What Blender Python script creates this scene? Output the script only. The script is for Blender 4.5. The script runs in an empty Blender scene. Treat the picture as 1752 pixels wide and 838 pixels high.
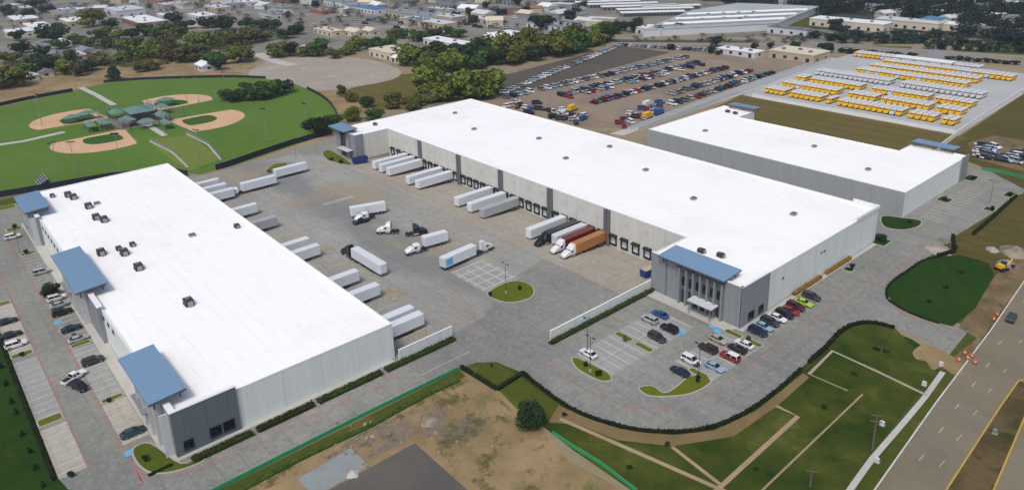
import bpy, bmesh, math, random
from mathutils import Vector, Matrix
from mathutils.geometry import tessellate_polygon
R_ = math.radians
rng = random.Random(7)
SC = bpy.context.scene
COL = SC.collection

# ------------------------------------------------------------------ camera
# world: x runs along the long side of the warehouses, y across them, z up, metres
FPX, CX, CY = 1278.26, 876.0, 253.9           # focal length and principal point, in pixels of the 1752 px wide photo
YAW, PIT, ROL = 2.43739, 0.307805, -0.0275979
CAMH = 100.0
_f = Vector((math.cos(YAW)*math.cos(PIT), math.sin(YAW)*math.cos(PIT), -math.sin(PIT)))
_r = Vector((math.sin(YAW), -math.cos(YAW), 0)); _u = _r.cross(_f)
RT = math.cos(ROL)*_r + math.sin(ROL)*_u
UP = -math.sin(ROL)*_r + math.cos(ROL)*_u
cam_d = bpy.data.cameras.new('camera'); cam = bpy.data.objects.new('camera', cam_d); COL.objects.link(cam)
cam.matrix_world = Matrix(((RT.x, UP.x, -_f.x, 0), (RT.y, UP.y, -_f.y, 0), (RT.z, UP.z, -_f.z, CAMH), (0, 0, 0, 1)))
cam_d.sensor_width = 36; cam_d.lens = FPX/1752*36
cam_d.shift_y = -(419-CY)/1752
cam_d.clip_start = .5; cam_d.clip_end = 12000
SC.camera = cam

def G(px, py, z=0.0):
    """ground point seen at a pixel of the photo"""
    d = RT*((px-CX)/FPX) - UP*((py-CY)/FPX) + _f
    t = (z-CAMH)/d.z
    return (d.x*t, d.y*t)

# ------------------------------------------------------------------ light: overcast
W = bpy.data.worlds.new('World'); SC.world = W; W.use_nodes = True
nt = W.node_tree; bg = nt.nodes['Background']
sky = nt.nodes.new('ShaderNodeTexSky'); sky.sky_type = 'NISHITA'; sky.sun_disc = False
SUN_EL, SUN_AZ = R_(58), R_(-62)              # azimuth measured in the x-y plane
sky.sun_elevation = SUN_EL; sky.sun_rotation = R_(90)-SUN_AZ
sky.air_density = 1.0; sky.dust_density = 4.0; sky.ozone_density = 1.0
nt.links.new(sky.outputs[0], bg.inputs[0]); bg.inputs[1].default_value = .13
sd = bpy.data.lights.new('sun', 'SUN'); sd.energy = 1.5; sd.angle = R_(12); sd.color = (1, .96, .9)
so = bpy.data.objects.new('sun', sd); COL.objects.link(so)
so.rotation_euler = Vector((-math.cos(SUN_EL)*math.cos(SUN_AZ), -math.cos(SUN_EL)*math.sin(SUN_AZ), -math.sin(SUN_EL))).to_track_quat('-Z', 'Y').to_euler()
SC.view_settings.view_transform = 'Standard'; SC.view_settings.look = 'None'
SC.view_settings.exposure = 0.06; SC.view_settings.gamma = 1

# ------------------------------------------------------------------ materials
def srgb(r, g, b):
    return tuple(((c/255)/12.92 if c/255 <= .04045 else ((c/255+.055)/1.055)**2.4) for c in (r, g, b))+(1,)
def lin(c):
    return (c[0], c[1], c[2], 1) if not isinstance(c, (int, float)) else (c, c, c, 1)

class NT:
    def __init__(s, name):
        s.m = bpy.data.materials.new(name); s.m.use_nodes = True
        s.t = s.m.node_tree; s.b = s.t.nodes['Principled BSDF']
        s.pos = None
    def n(s, ty, **k):
        x = s.t.nodes.new(ty)
        for a, v in k.items(): setattr(x, a, v)
        return x
    def l(s, a, b): s.t.links.new(a, b)
    def P(s):
        if s.pos is None: s.pos = s.n('ShaderNodeNewGeometry').outputs['Position']
        return s.pos
    def noise(s, scale, detail=3, vec=None, rough=.55, dist=0.0):
        x = s.n('ShaderNodeTexNoise'); x.inputs['Scale'].default_value = scale; x.inputs['Detail'].default_value = detail
        x.inputs['Roughness'].default_value = rough; x.inputs['Distortion'].default_value = dist
        s.l(vec or s.P(), x.inputs['Vector']); return x.outputs['Fac']
    def ramp(s, v, a, b):
        x = s.n('ShaderNodeMapRange'); x.inputs[1].default_value = a; x.inputs[2].default_value = b; x.clamp = True
        s.l(v, x.inputs[0]); return x.outputs[0]
    def mix(s, f, a, b, mode='MIX'):
        x = s.n('ShaderNodeMix', data_type='RGBA', blend_type=mode)
        if isinstance(f, (int, float)): x.inputs[0].default_value = f
        else: s.l(f, x.inputs[0])
        for i, v in ((6, a), (7, b)):
            if isinstance(v, tuple): x.inputs[i].default_value = v
            else: s.l(v, x.inputs[i])
        return x.outputs[2]
    def math(s, op, a, b=0.0):
        x = s.n('ShaderNodeMath', operation=op)
        for i, v in ((0, a), (1, b)):
            if isinstance(v, (int, float)): x.inputs[i].default_value = v
            else: s.l(v, x.inputs[i])
        return x.outputs[0]
    def scaled(s, v):
        x = s.n('ShaderNodeMapping'); x.inputs['Scale'].default_value = v; s.l(s.P(), x.inputs[0]); return x.outputs[0]
    def done(s, col, rough=.85, metal=0, spec=.3):
        if isinstance(col, tuple): s.b.inputs['Base Color'].default_value = col
        else: s.l(col, s.b.inputs['Base Color'])
        s.b.inputs['Roughness'].default_value = rough; s.b.inputs['Metallic'].default_value = metal
        s.b.inputs['Specular IOR Level'].default_value = spec
        return s.m
    def sep(s):
        x = s.n('ShaderNodeSeparateXYZ'); s.l(s.P(), x.inputs[0]); return x.outputs

def mottled(name, a, b, scales=(.03, .3, 2.5), rough=.9, c=None, lo=.35, hi=.65, spec=.25):
    """two (or three) colours mixed by noise at several sizes"""
    k = NT(name)
    f1 = k.ramp(k.noise(scales[0], 5), lo, hi); f2 = k.ramp(k.noise(scales[1], 4), .3, .7); f3 = k.ramp(k.noise(scales[2], 3), .25, .75)
    f = k.math('ADD', k.math('MULTIPLY', f1, .5), k.math('ADD', k.math('MULTIPLY', f2, .3), k.math('MULTIPLY', f3, .2)))
    col = k.mix(f, a, b)
    if c is not None:
        col = k.mix(k.ramp(k.noise(scales[0]*2.3, 6, rough=.65), .54, .66), col, c)
    return k.done(col, rough, spec=spec)

def plain(name, c, rough=.5, metal=0, spec=.5):
    k = NT(name)
    tc = k.n('ShaderNodeTexCoord').outputs['Object']
    f = k.noise(1.7, 3, vec=tc)
    hi = tuple(min(1, x*1.10) for x in c[:3])+(1,); lo = tuple(x*.86 for x in c[:3])+(1,)
    return k.done(k.mix(f, lo, hi), rough, metal, spec)

def paving(name, base, dark, joint, pan=4.6, stain=None, jw=.14, jf=.45, lane=False):
    """concrete panels with sawn joints, blotches and tyre-darkened patches"""
    k = NT(name); o = k.sep()
    big = k.ramp(k.noise(.018, 5, rough=.6), .36, .64); mid = k.ramp(k.noise(.12, 5, rough=.65), .3, .7); fine = k.noise(2.2, 3)
    col = k.mix(k.math('MULTIPLY', big, .75), base, dark)
    col = k.mix(k.math('MULTIPLY', mid, .35), col, dark)
    # one shade per poured panel
    fl = k.n('ShaderNodeVectorMath', operation='SNAP'); fl.inputs[1].default_value = (pan, pan, 1e4); k.l(k.P(), fl.inputs[0])
    wn = k.n('ShaderNodeTexWhiteNoise', noise_dimensions='3D'); k.l(fl.outputs[0], wn.inputs[0])
    col = k.mix(k.math('MULTIPLY', wn.outputs['Value'], .10), col, lin((.42, .41, .39)))
    st = k.noise(1, 4, vec=k.scaled((.03, .22, 1)), rough=.6)
    col = k.mix(k.math('MULTIPLY', k.ramp(st, .5, .75), .30), col, tuple(x*.6 for x in dark[:3])+(1,))
    # fine blotches, drips and rubber marks
    col = k.mix(k.math('MULTIPLY', k.ramp(k.noise(.55, 6, rough=.75), .48, .68), .45), col, tuple(x*.62 for x in dark[:3])+(1,))
    col = k.mix(k.math('MULTIPLY', k.ramp(k.noise(.9, 5, rough=.7), .52, .70), .40), col, lin((.46, .45, .42)))
    if lane:      # the worn, rubber-darkened swath trucks drive along the middle of the court
        wob = k.math('ADD', k.math('MULTIPLY', k.noise(.03, 4), 34), k.math('MULTIPLY', k.noise(.25, 4), 6))
        dd = k.math('ABSOLUTE', k.math('SUBTRACT', k.math('ADD', o[1], k.math('MULTIPLY', wob, -1)), 93))
        col = k.mix(k.math('MULTIPLY', k.ramp(dd, 11, 4), .85), col, srgb(122, 125, 124))
    if stain is not None:
        col = k.mix(k.math('MULTIPLY', k.ramp(k.noise(.035, 4, rough=.7), .52, .66), .75), col, stain)
    for ax in (0, 1):
        m = k.math('FRACT', k.math('DIVIDE', o[ax], pan)); m = k.math('LESS_THAN', m, jw/pan)
        col = k.mix(k.math('MULTIPLY', m, jf), col, joint)
    col = k.mix(k.math('MULTIPLY', fine, .16), col, lin((.09, .09, .085)))
    return k.done(col, .88, spec=.25)

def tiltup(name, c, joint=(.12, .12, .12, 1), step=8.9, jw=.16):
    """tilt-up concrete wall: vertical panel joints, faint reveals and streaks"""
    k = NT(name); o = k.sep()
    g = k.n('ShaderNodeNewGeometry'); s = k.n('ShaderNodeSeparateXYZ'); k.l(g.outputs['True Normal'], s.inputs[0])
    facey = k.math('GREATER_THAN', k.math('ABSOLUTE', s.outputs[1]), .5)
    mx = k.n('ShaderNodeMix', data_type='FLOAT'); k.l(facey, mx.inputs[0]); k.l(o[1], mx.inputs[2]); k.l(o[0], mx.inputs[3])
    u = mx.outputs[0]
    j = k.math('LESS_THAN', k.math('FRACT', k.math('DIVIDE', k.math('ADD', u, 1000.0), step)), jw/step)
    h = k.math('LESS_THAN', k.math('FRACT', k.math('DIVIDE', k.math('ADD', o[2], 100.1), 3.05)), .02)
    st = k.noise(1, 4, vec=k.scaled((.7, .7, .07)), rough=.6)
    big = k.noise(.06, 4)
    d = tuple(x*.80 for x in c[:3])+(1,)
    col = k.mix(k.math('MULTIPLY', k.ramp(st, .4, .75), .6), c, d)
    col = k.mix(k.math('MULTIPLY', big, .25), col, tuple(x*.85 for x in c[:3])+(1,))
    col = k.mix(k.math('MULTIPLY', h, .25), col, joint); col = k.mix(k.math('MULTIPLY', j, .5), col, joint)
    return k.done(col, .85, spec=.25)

def membrane(name):
    k = NT(name); o = k.sep()
    c = lin((.93, .93, .925))
    big = k.ramp(k.noise(.03, 6, rough=.65), .5, .78); st = k.ramp(k.noise(1, 5, vec=k.scaled((.05, .5, 1))), .5, .85)
    col = k.mix(k.math('MULTIPLY', big, .42), c, lin((.74, .69, .60)))
    col = k.mix(k.math('MULTIPLY', st, .18), col, lin((.72, .72, .72)))
    seam = k.math('LESS_THAN', k.math('FRACT', k.math('DIVIDE', o[1], 3.05)), .035)
    col = k.mix(k.math('MULTIPLY', seam, .3), col, lin((.55, .56, .57)))
    col = k.mix(k.math('MULTIPLY', k.ramp(k.noise(.22, 6, rough=.7), .56, .72), .22), col, lin((.60, .56, .48)))
    return k.done(col, .6, spec=.3)

def leafy(name, a, b):
    k = NT(name)
    oi = k.n('ShaderNodeObjectInfo'); tc = k.n('ShaderNodeTexCoord').outputs['Object']
    f = k.ramp(k.noise(1.1, 3, vec=tc), .3, .7)
    col = k.mix(f, a, b)
    hs = k.n('ShaderNodeHueSaturation'); k.l(col, hs.inputs['Color'])
    k.l(k.math('ADD', k.math('MULTIPLY', oi.outputs['Random'], .7), .65), hs.inputs['Value'])
    k.l(k.math('ADD', k.math('MULTIPLY', oi.outputs['Random'], .04), .48), hs.inputs['Hue'])
    k.l(hs.outputs[0], k.b.inputs['Base Color'])
    k.b.inputs['Roughness'].default_value = .75; k.b.inputs['Specular IOR Level'].default_value = .2
    return k.m

M = {}
M['ground'] = mottled('bare_ground', srgb(152, 136, 112), srgb(122, 118, 92), (.008, .06, .8), c=srgb(84, 90, 56))
M['urban'] = mottled('urban_ground', srgb(138, 134, 124), srgb(108, 106, 100), (.010, .05, .3), c=srgb(84, 86, 66), lo=.42, hi=.58)
M['suburb'] = mottled('suburb_ground', srgb(46, 54, 50), srgb(70, 72, 70), (.012, .08, .6), c=srgb(36, 46, 36))
M['dirt'] = mottled('dirt', srgb(158, 136, 102), srgb(118, 102, 70), (.06, .35, 2.2), c=srgb(106, 102, 58), lo=.42, hi=.6)
M['dirt_brown'] = mottled('brown_dirt', srgb(134, 114, 86), srgb(88, 76, 50), (.09, .5, 2.5), c=srgb(70, 76, 36), lo=.4, hi=.6)
M['median'] = mottled('median_soil', srgb(104, 88, 60), srgb(62, 54, 30), (.12, .6, 2.5), c=srgb(50, 58, 22), lo=.42, hi=.58)
M['busyard'] = paving('bus_yard_concrete', srgb(186, 190, 190), srgb(168, 172, 172), srgb(140, 142, 142))
M['sandstain'] = mottled('sand_stain', srgb(190, 168, 124), srgb(160, 146, 118), (.3, 1.2, 4))
def frayed(m, sc=.5, lo=.46, hi=.60):
    # thin spread soil: patches of bare paving show through
    t = m.node_tree; o = t.nodes['Material Output']; p = t.nodes['Principled BSDF']
    tr = t.nodes.new('ShaderNodeBsdfTransparent'); mx = t.nodes.new('ShaderNodeMixShader'); n = t.nodes.new('ShaderNodeTexNoise'); g = t.nodes.new('ShaderNodeNewGeometry'); r = t.nodes.new('ShaderNodeMapRange')
    n.inputs['Scale'].default_value = sc; n.inputs['Detail'].default_value = 6; n.inputs['Roughness'].default_value = .7; r.inputs[1].default_value = lo; r.inputs[2].default_value = hi
    t.links.new(g.outputs['Position'], n.inputs['Vector']); t.links.new(n.outputs['Fac'], r.inputs[0]); t.links.new(r.outputs[0], mx.inputs[0]); t.links.new(tr.outputs[0], mx.inputs[1]); t.links.new(p.outputs[0], mx.inputs[2]); t.links.new(mx.outputs[0], o.inputs['Surface'])
frayed(M['sandstain'])
M['rubble_thin'] = mottled('spread_rubble', srgb(164, 152, 138), srgb(104, 92, 78), (.3, 1.1, 3.5), lo=.42, hi=.58); frayed(M['rubble_thin'], .3, .42, .58)
M['weedy_thin'] = grassmat('thin_weeds', srgb(104, 104, 52), srgb(80, 84, 34)) if False else mottled('thin_weeds', srgb(112, 106, 62), srgb(84, 86, 38), (.3, 1.1, 3.5)); frayed(M['weedy_thin'], .16, .52, .68)
M['dry_thin'] = mottled('thin_dry_grass', srgb(118, 106, 54), srgb(86, 86, 32), (.3, 1.1, 3.5)); frayed(M['dry_thin'], .25, .52, .68)
M['olive_thin'] = mottled('thin_olive_grass', srgb(96, 98, 36), srgb(72, 86, 24), (.3, 1.1, 3.5)); frayed(M['olive_thin'], .07, .36, .70)
M['rubble'] = mottled('rubble_ground', srgb(160, 148, 134), srgb(104, 92, 78), (.3, 1.1, 3.5), lo=.42, hi=.58)
M['gravel'] = mottled('gravel', srgb(164, 156, 146), srgb(144, 136, 124), (.03, .2, 1.5), c=srgb(172, 160, 150))
M['gravel_brown'] = mottled('brown_gravel', srgb(92, 86, 76), srgb(74, 70, 62), (.03, .2, 1.5))
M['gravel_tan'] = mottled('tan_gravel', srgb(146, 132, 114), srgb(116, 106, 96), (.03, .15, 1.5), c=srgb(148, 122, 92), lo=.42, hi=.58)
M['slab'] = mottled('cracked_slab', srgb(146, 152, 152), srgb(120, 126, 126), (.1, .6, 2.5))
M['old_asphalt'] = mottled('old_asphalt', srgb(80, 78, 76), srgb(98, 94, 88), (.08, .5, 3))
M['concrete'] = paving('lot_concrete', srgb(150, 150, 142), srgb(114, 117, 113), srgb(94, 94, 90))
M['court'] = paving('court_concrete', srgb(166, 164, 156), srgb(136, 136, 130), srgb(106, 104, 100), stain=srgb(156, 142, 116), lane=True)
M['apron'] = paving('apron_concrete', srgb(172, 165, 150), srgb(150, 144, 132), srgb(114, 110, 102), stain=srgb(158, 142, 114))
M['drive'] = paving('drive_concrete', srgb(132, 134, 134), srgb(116, 119, 120), srgb(92, 94, 96), pan=5.2)
M['pale_pad'] = paving('pale_parking_concrete', srgb(186, 182, 168), srgb(166, 162, 150), srgb(130, 126, 118))
M['grey_pad'] = paving('parking_concrete', srgb(160, 160, 156), srgb(146, 147, 144), srgb(112, 112, 110))
M['walk'] = mottled('sidewalk_concrete', srgb(188, 186, 180), srgb(168, 166, 160), (.1, .6, 2.5))
M['lawnwalk'] = mottled('worn_footpath', srgb(172, 164, 146), srgb(150, 142, 122), (.1, .6, 2.5))
M['lanepaint'] = mottled('worn_lane_paint', srgb(186, 180, 164), srgb(140, 132, 116), (.4, 1.5, 5))
M['tanwalk'] = mottled('tan_footpath', srgb(168, 148, 122), srgb(140, 120, 96), (.1, .6, 2.5))
M['kerb'] = plain('kerb_concrete', srgb(166, 164, 154), .9)
M['asphalt'] = mottled('road_asphalt', srgb(130, 122, 102), srgb(108, 101, 86), (.05, .5, 3), c=srgb(120, 116, 106))
M['far_asphalt'] = mottled('far_road', srgb(142, 140, 142), srgb(122, 120, 122), (.03, .3, 3))
M['whitepaint'] = mottled('white_paint', srgb(214, 214, 210), srgb(176, 176, 172), (.4, 1.5, 5))
M['redpaint'] = mottled('red_paint', srgb(186, 96, 98), srgb(168, 112, 112), (.05, .25, 1.5))
M['yellowpaint'] = mottled('yellow_paint', srgb(196, 160, 62), srgb(160, 134, 66), (.2, 1.5, 5))
M['bluepaint'] = plain('blue_paint', srgb(96, 170, 214), .8)
M['redstrip'] = M['redpaint']
def grassmat(name, a, b, c=None, stripe=None):
    k = NT(name)
    f1 = k.ramp(k.noise(.03, 5), .3, .7); f2 = k.ramp(k.noise(.35, 5, rough=.65), .3, .7); f3 = k.noise(3.5, 3)
    col = k.mix(k.math('ADD', k.math('MULTIPLY', f1, .55), k.math('MULTIPLY', f2, .4)), a, b)
    if c is not None: col = k.mix(k.ramp(k.noise(.11, 6, rough=.7), .55, .7), col, c)
    if stripe:
        o = k.sep(); t = k.math('ADD', k.math('MULTIPLY', o[0], stripe[0]), k.math('MULTIPLY', o[1], stripe[1]))
        s = k.math('ADD', k.math('MULTIPLY', k.math('SINE', t), .5), .5)
        col = k.mix(k.math('MULTIPLY', s, stripe[2]), col, b)
    col = k.mix(k.math('MULTIPLY', f3, .35), col, tuple(x*.55 for x in a[:3])+(1,))
    return k.done(col, .95, spec=.15)
M['field'] = grassmat('ball_field_turf', srgb(96, 126, 50), srgb(74, 106, 36), srgb(112, 122, 54), (1.1, .0, .22))
M['field_lt'] = grassmat('pale_turf', srgb(118, 132, 60), srgb(98, 118, 46))
M['infield'] = grassmat('infield_turf', srgb(62, 98, 34), srgb(48, 80, 26))
M['basin'] = grassmat('basin_grass', srgb(58, 78, 20), srgb(26, 50, 10), srgb(88, 88, 28), (.9, .25, .45))
M['lawn'] = grassmat('lawn', srgb(42, 74, 16), srgb(24, 50, 10), srgb(70, 76, 20), (.7, .5, .25))
M['lawn_olive'] = grassmat('olive_lawn', srgb(92, 102, 34), srgb(66, 82, 24), srgb(84, 76, 34))
M['verge'] = grassmat('verge_grass', srgb(84, 88, 34), srgb(54, 68, 22), srgb(120, 98, 62))
M['island'] = grassmat('island_grass', srgb(108, 114, 30), srgb(80, 92, 22), srgb(90, 82, 30))
M['weeds'] = grassmat('weedy_field', srgb(100, 88, 48), srgb(72, 72, 32), srgb(112, 88, 60), (.0, .9, .5))
M['brownfield'] = grassmat('brown_stripe_field', srgb(118, 96, 64), srgb(88, 88, 34), srgb(96, 76, 58), (.0, .62, .8))
M['clay'] = mottled('infield_clay', srgb(206, 172, 138), srgb(188, 152, 120), (.05, .3, 2))
M['soil'] = mottled('berm_soil', srgb(132, 112, 78), srgb(104, 92, 60), (.1, .6, 2.5))
M['membrane'] = membrane('roof_membrane')
M['coping'] = plain('white_coping', lin((.80, .81, .82)), .5)
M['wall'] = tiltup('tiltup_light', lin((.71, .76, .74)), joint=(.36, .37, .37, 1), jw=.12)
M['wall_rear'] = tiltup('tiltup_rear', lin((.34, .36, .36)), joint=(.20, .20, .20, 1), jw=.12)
M['wall_dock'] = tiltup('tiltup_dock', lin((.62, .62, .585)), joint=(.30, .30, .29, 1), step=4.45, jw=.10)
M['wall_dark'] = tiltup('tiltup_charcoal', lin((.13, .16, .175)), joint=(.06, .06, .065, 1), step=4.4, jw=.15)
M['wall_mid'] = tiltup('tiltup_grey', lin((.26, .275, .295)), joint=(.10, .10, .105, 1), step=2.2, jw=.10)
M['pilaster'] = plain('pilaster_grey', lin((.13, .14, .155)), .8)
M['canopy'] = plain('blue_metal_roof', lin((.185, .30, .44)), .5, .0, .4)
M['fascia'] = plain('canopy_soffit', lin((.10, .11, .13)), .6)
M['steel'] = plain('dark_steel', lin((.03, .03, .035)), .5, .2)
M['frame_lt'] = plain('light_frame', lin((.5, .5, .5)), .5)
M['glass'] = plain('dark_glass', lin((.012, .016, .022)), .08, 0, .8)
M['glass_teal'] = plain('teal_glass', lin((.03, .06, .075)), .08, 0, .8)
M['rubber'] = plain('black_rubber', lin((.012, .012, .013)), .8)
M['white'] = plain('white_enamel', lin((.66, .70, .74)), .4)
M['offwhite'] = plain('off_white_panel', lin((.58, .60, .62)), .45)
M['galv'] = plain('galvanised', lin((.32, .34, .36)), .45, .4)
M['acgrey'] = plain('ac_grey', lin((.16, .17, .18)), .6)
M['acdark'] = plain('ac_dark', lin((.035, .035, .04)), .7)
M['fence_black'] = plain('black_windscreen', lin((.012, .016, .03)), .9)
M['silt'] = plain('green_silt_cloth', lin((.03, .27, .11)), .8)
M['bark'] = plain('bark', lin((.09, .065, .045)), .95)
M['pole'] = plain('weathered_pole', lin((.12, .10, .08)), .9)
M['bigroof'] = mottled('weathered_pale_roof', lin((.42, .46, .45)), lin((.30, .34, .34)), (.02, .1, .6))
M['teal'] = plain('teal_roofing', lin((.12, .22, .20)), .55)
M['tan_wall'] = plain('tan_stucco', lin((.46, .38, .27)), .9)
M['cream'] = plain('cream_wall', lin((.60, .54, .42)), .9)
M['brick'] = plain('brick_wall', lin((.27, .13, .09)), .9)
M['orange'] = plain('orange_plastic', lin((.75, .13, .02)), .5)
M['orangebush'] = leafy('rust_foliage', lin((.26, .10, .015)), lin((.16, .10, .02)))
M['blue_bin'] = plain('blue_enamel', lin((.015, .04, .22)), .4)
M['bluebright'] = plain('bright_blue_roof', lin((.04, .20, .42)), .5)
M['yellow'] = plain('school_bus_yellow', lin((.80, .47, .02)), .4)
M['redlight'] = plain('red_lens', lin((.35, .01, .01)), .3)
M['lens'] = plain('clear_lens', lin((.6, .62, .65)), .2)
for nme, a, b in (('olive', (.13, .155, .022), (.065, .09, .014)), ('green', (.055, .10, .018), (.024, .055, .012)),
                  ('dark', (.020, .040, .016), (.010, .024, .010)), ('brown', (.11, .105, .03), (.055, .06, .018)),
                  ('blueish', (.024, .042, .032), (.014, .026, .022)), ('yellow', (.16, .17, .02), (.09, .11, .015)),
                  ('hedge', (.016, .026, .008), (.008, .015, .005)), ('hedgegreen', (.04, .055, .010), (.018, .03, .006))):
    M['leaf_'+nme] = leafy('foliage_'+nme, lin(a), lin(b))
CARCOL = {'black': (.012, .012, .014), 'charcoal': (.04, .042, .046), 'silver': (.40, .42, .44), 'white': (.78, .79, .80), 'navy': (.012, .022, .06),
          'blue': (.02, .09, .30), 'light blue': (.28, .42, .55), 'red': (.30, .015, .02), 'maroon': (.09, .01, .014), 'lime': (.38, .62, .05),
          'beige': (.42, .36, .28), 'teal': (.02, .07, .09), 'brown': (.05, .03, .022), 'yellow': (.80, .45, .02), 'grey': (.16, .17, .18), 'green': (.02, .09, .04),
          'orange': (.42, .17, .05), 'rust': (.16, .022, .02)}
for k_, c_ in CARCOL.items(): M['car_'+k_] = plain(k_.replace(' ', '_')+'_car_paint', lin(c_), .28, .1, .6)

# ------------------------------------------------------------------ mesh building
class MB:
    def __init__(s): s.v = []; s.f = []; s.m = []
    def add(s, vs, fs, m=0):
        o = len(s.v); s.v += [tuple(v) for v in vs]; s.f += [tuple(i+o for i in f) for f in fs]; s.m += [m]*len(fs); return s
    def box(s, x0, x1, y0, y1, z0, z1, m=0):
        return s.add([(x0, y0, z0), (x1, y0, z0), (x1, y1, z0), (x0, y1, z0), (x0, y0, z1), (x1, y0, z1), (x1, y1, z1), (x0, y1, z1)],
                     [(0, 3, 2, 1), (4, 5, 6, 7), (0, 1, 5, 4), (1, 2, 6, 5), (2, 3, 7, 6), (3, 0, 4, 7)], m)
    def loft(s, rings, m=0, cap=True):
        n = len(rings[0]); vs = [p for r in rings for p in r]; fs = []
        for i in range(len(rings)-1):
            for j in range(n): fs.append((i*n+j, i*n+(j+1) % n, (i+1)*n+(j+1) % n, (i+1)*n+j))
        if cap: fs += [tuple(range(n))[::-1], tuple(range((len(rings)-1)*n, len(rings)*n))]
        return s.add(vs, fs, m)
    def cyl(s, a, b, r0, r1=None, n=8, m=0):
        a, b = Vector(a), Vector(b); d = (b-a).normalized(); r1 = r0 if r1 is None else r1
        p = d.orthogonal().normalized(); q = d.cross(p)
        rs = [[c+(p*math.cos(2*math.pi*i/n)+q*math.sin(2*math.pi*i/n))*r for i in range(n)] for c, r in ((a, r0), (b, r1))]
        return s.loft(rs, m)
    def build(s, name, mats, parent=None, loc=None, rot=0, smooth=False):
        me = bpy.data.meshes.new(name); me.from_pydata(s.v, [], s.f)
        for mm in (mats if isinstance(mats, (list, tuple)) else [mats]): me.materials.append(M[mm] if isinstance(mm, str) else mm)
        me.polygons.foreach_set('material_index', s.m)
        if smooth: me.polygons.foreach_set('use_smooth', [True]*len(s.f))
        me.update()
        o = bpy.data.objects.new(name, me); COL.objects.link(o)
        if parent is not None: o.parent = parent
        if loc is not None: o.location = loc
        if rot: o.rotation_euler = (0, 0, rot)
        return o

def tag(o, label=None, cat=None, group=None, kind=None):
    if label: o['label'] = label
    if cat: o['category'] = cat
    if group: o['group'] = group
    if kind: o['kind'] = kind
    return o
def empty(name, loc, rot=0, **k):
    o = bpy.data.objects.new(name, None); COL.objects.link(o); o.location = loc; o.rotation_euler = (0, 0, rot); o.empty_display_size = 1
    return tag(o, **k)
def copy_tree(o, loc=None, rot=None, label=None, group=None, sc=None):
    c = o.copy(); COL.objects.link(c)
    if loc is not None: c.location = loc
    if rot is not None: c.rotation_euler = (0, 0, rot)
    if sc is not None: c.scale = sc
    if label: c['label'] = label
    if group: c['group'] = group
    for ch in KIDS.get(o.name, ()):
        d = ch.copy(); COL.objects.link(d); d.parent = c
        for g in KIDS.get(ch.name, ()):
            e = g.copy(); COL.objects.link(e); e.parent = d
    return c
KIDS = {}
def kids(o):
    for ch in o.children: KIDS.setdefault(o.name, []).append(ch); KIDS.setdefault(ch.name, list(ch.children))

LAY = [0]
SHN = [0]
def sheet(name, poly, z, mat, holes=(), struct=True, label=None):
    """flat ground sheet from a world outline (with holes)"""
    SHN[0] += 1
    if z > .004: z += .0009*(SHN[0] % 8)
    loops = [[Vector((p[0], p[1], 0)) for p in poly]]+[[Vector((p[0], p[1], 0)) for p in h] for h in holes]
    pts = [p for l in loops for p in l]; tris = tessellate_polygon(loops)
    b = MB(); fs = []
    for t in tris:
        a, c, d = (pts[i] for i in t)
        fs.append(t if (c-a).cross(d-a).z > 0 else t[::-1])
    b.add([(p.x, p.y, z) for p in pts], fs)
    o = b.build(name, mat)
    if struct: o['kind'] = 'structure'
    return o
def P(*pts): return [G(*p) for p in pts]
def smooth(pts, closed=True, n=6):
    """Catmull-Rom"""
    out = []; N = len(pts); rngi = range(N if closed else N-1)
    for i in rngi:
        p = [pts[(i+k-1) % N] if closed else pts[min(max(i+k-1, 0), N-1)] for k in range(4)]
        for j in range(n):
            t = j/n
            out.append(tuple(.5*((2*p[1][a])+(-p[0][a]+p[2][a])*t+(2*p[0][a]-5*p[1][a]+4*p[2][a]-p[3][a])*t*t+(-p[0][a]+3*p[1][a]-3*p[2][a]+p[3][a])*t**3) for a in (0, 1)))
    if not closed: out.append(tuple(pts[-1]))
    return out
def strip(pts, w, z, b, m=0):
    """flat ribbon along a polyline, added to a builder"""
    L = []
    for i, p in enumerate(pts):
        a = Vector(pts[max(i-1, 0)]); c = Vector(pts[min(i+1, len(pts)-1)]); d = (c-a).normalized(); n = Vector((-d.y, d.x))*w/2
        L.append((Vector(p)-n, Vector(p)+n))
    vs = [(q.x, q.y, z) for l in L for q in l]
    b.add(vs, [(2*i, 2*i+2, 2*i+3, 2*i+1) for i in range(len(pts)-1)], m)
def rect(x0, x1, y0, y1): return [(x0, y0), (x1, y0), (x1, y1), (x0, y1)]
def inset_pts(poly, d):
    n = len(poly); ar = sum(poly[i][0]*poly[(i+1) % n][1]-poly[(i+1) % n][0]*poly[i][1] for i in range(n)); sg = 1 if ar > 0 else -1; out = []
    for i in range(n):
        a, b, c = (Vector(poly[(i+k-1) % n]) for k in range(3))
        e1 = (b-a).normalized(); e2 = (c-b).normalized(); n1 = Vector((-e1.y, e1.x))*sg; n2 = Vector((-e2.y, e2.x))*sg
        nn = (n1+n2)
        nn = nn.normalized() if nn.length > 1e-3 else n1
        out.append(tuple(b+nn*d))
    return out
def island(poly, mat='island', kerb=.35, h=.14):
    """raised planted island: concrete kerb ring and turf inside"""
    n = len(poly); inn = inset_pts(poly, kerb); b = MB()
    vs = [(*p, 0.0) for p in poly]+[(*p, h) for p in poly]+[(*p, h) for p in inn]
    fs = []
    for i in range(n):
        j = (i+1) % n; fs += [(i, j, n+j, n+i), (n+i, n+j, 2*n+j, 2*n+i)]
    b.add(vs, fs)
    b.build('kerb', 'kerb')['kind'] = 'structure'
    sheet('lawn', inn, h+.02, mat)

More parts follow.
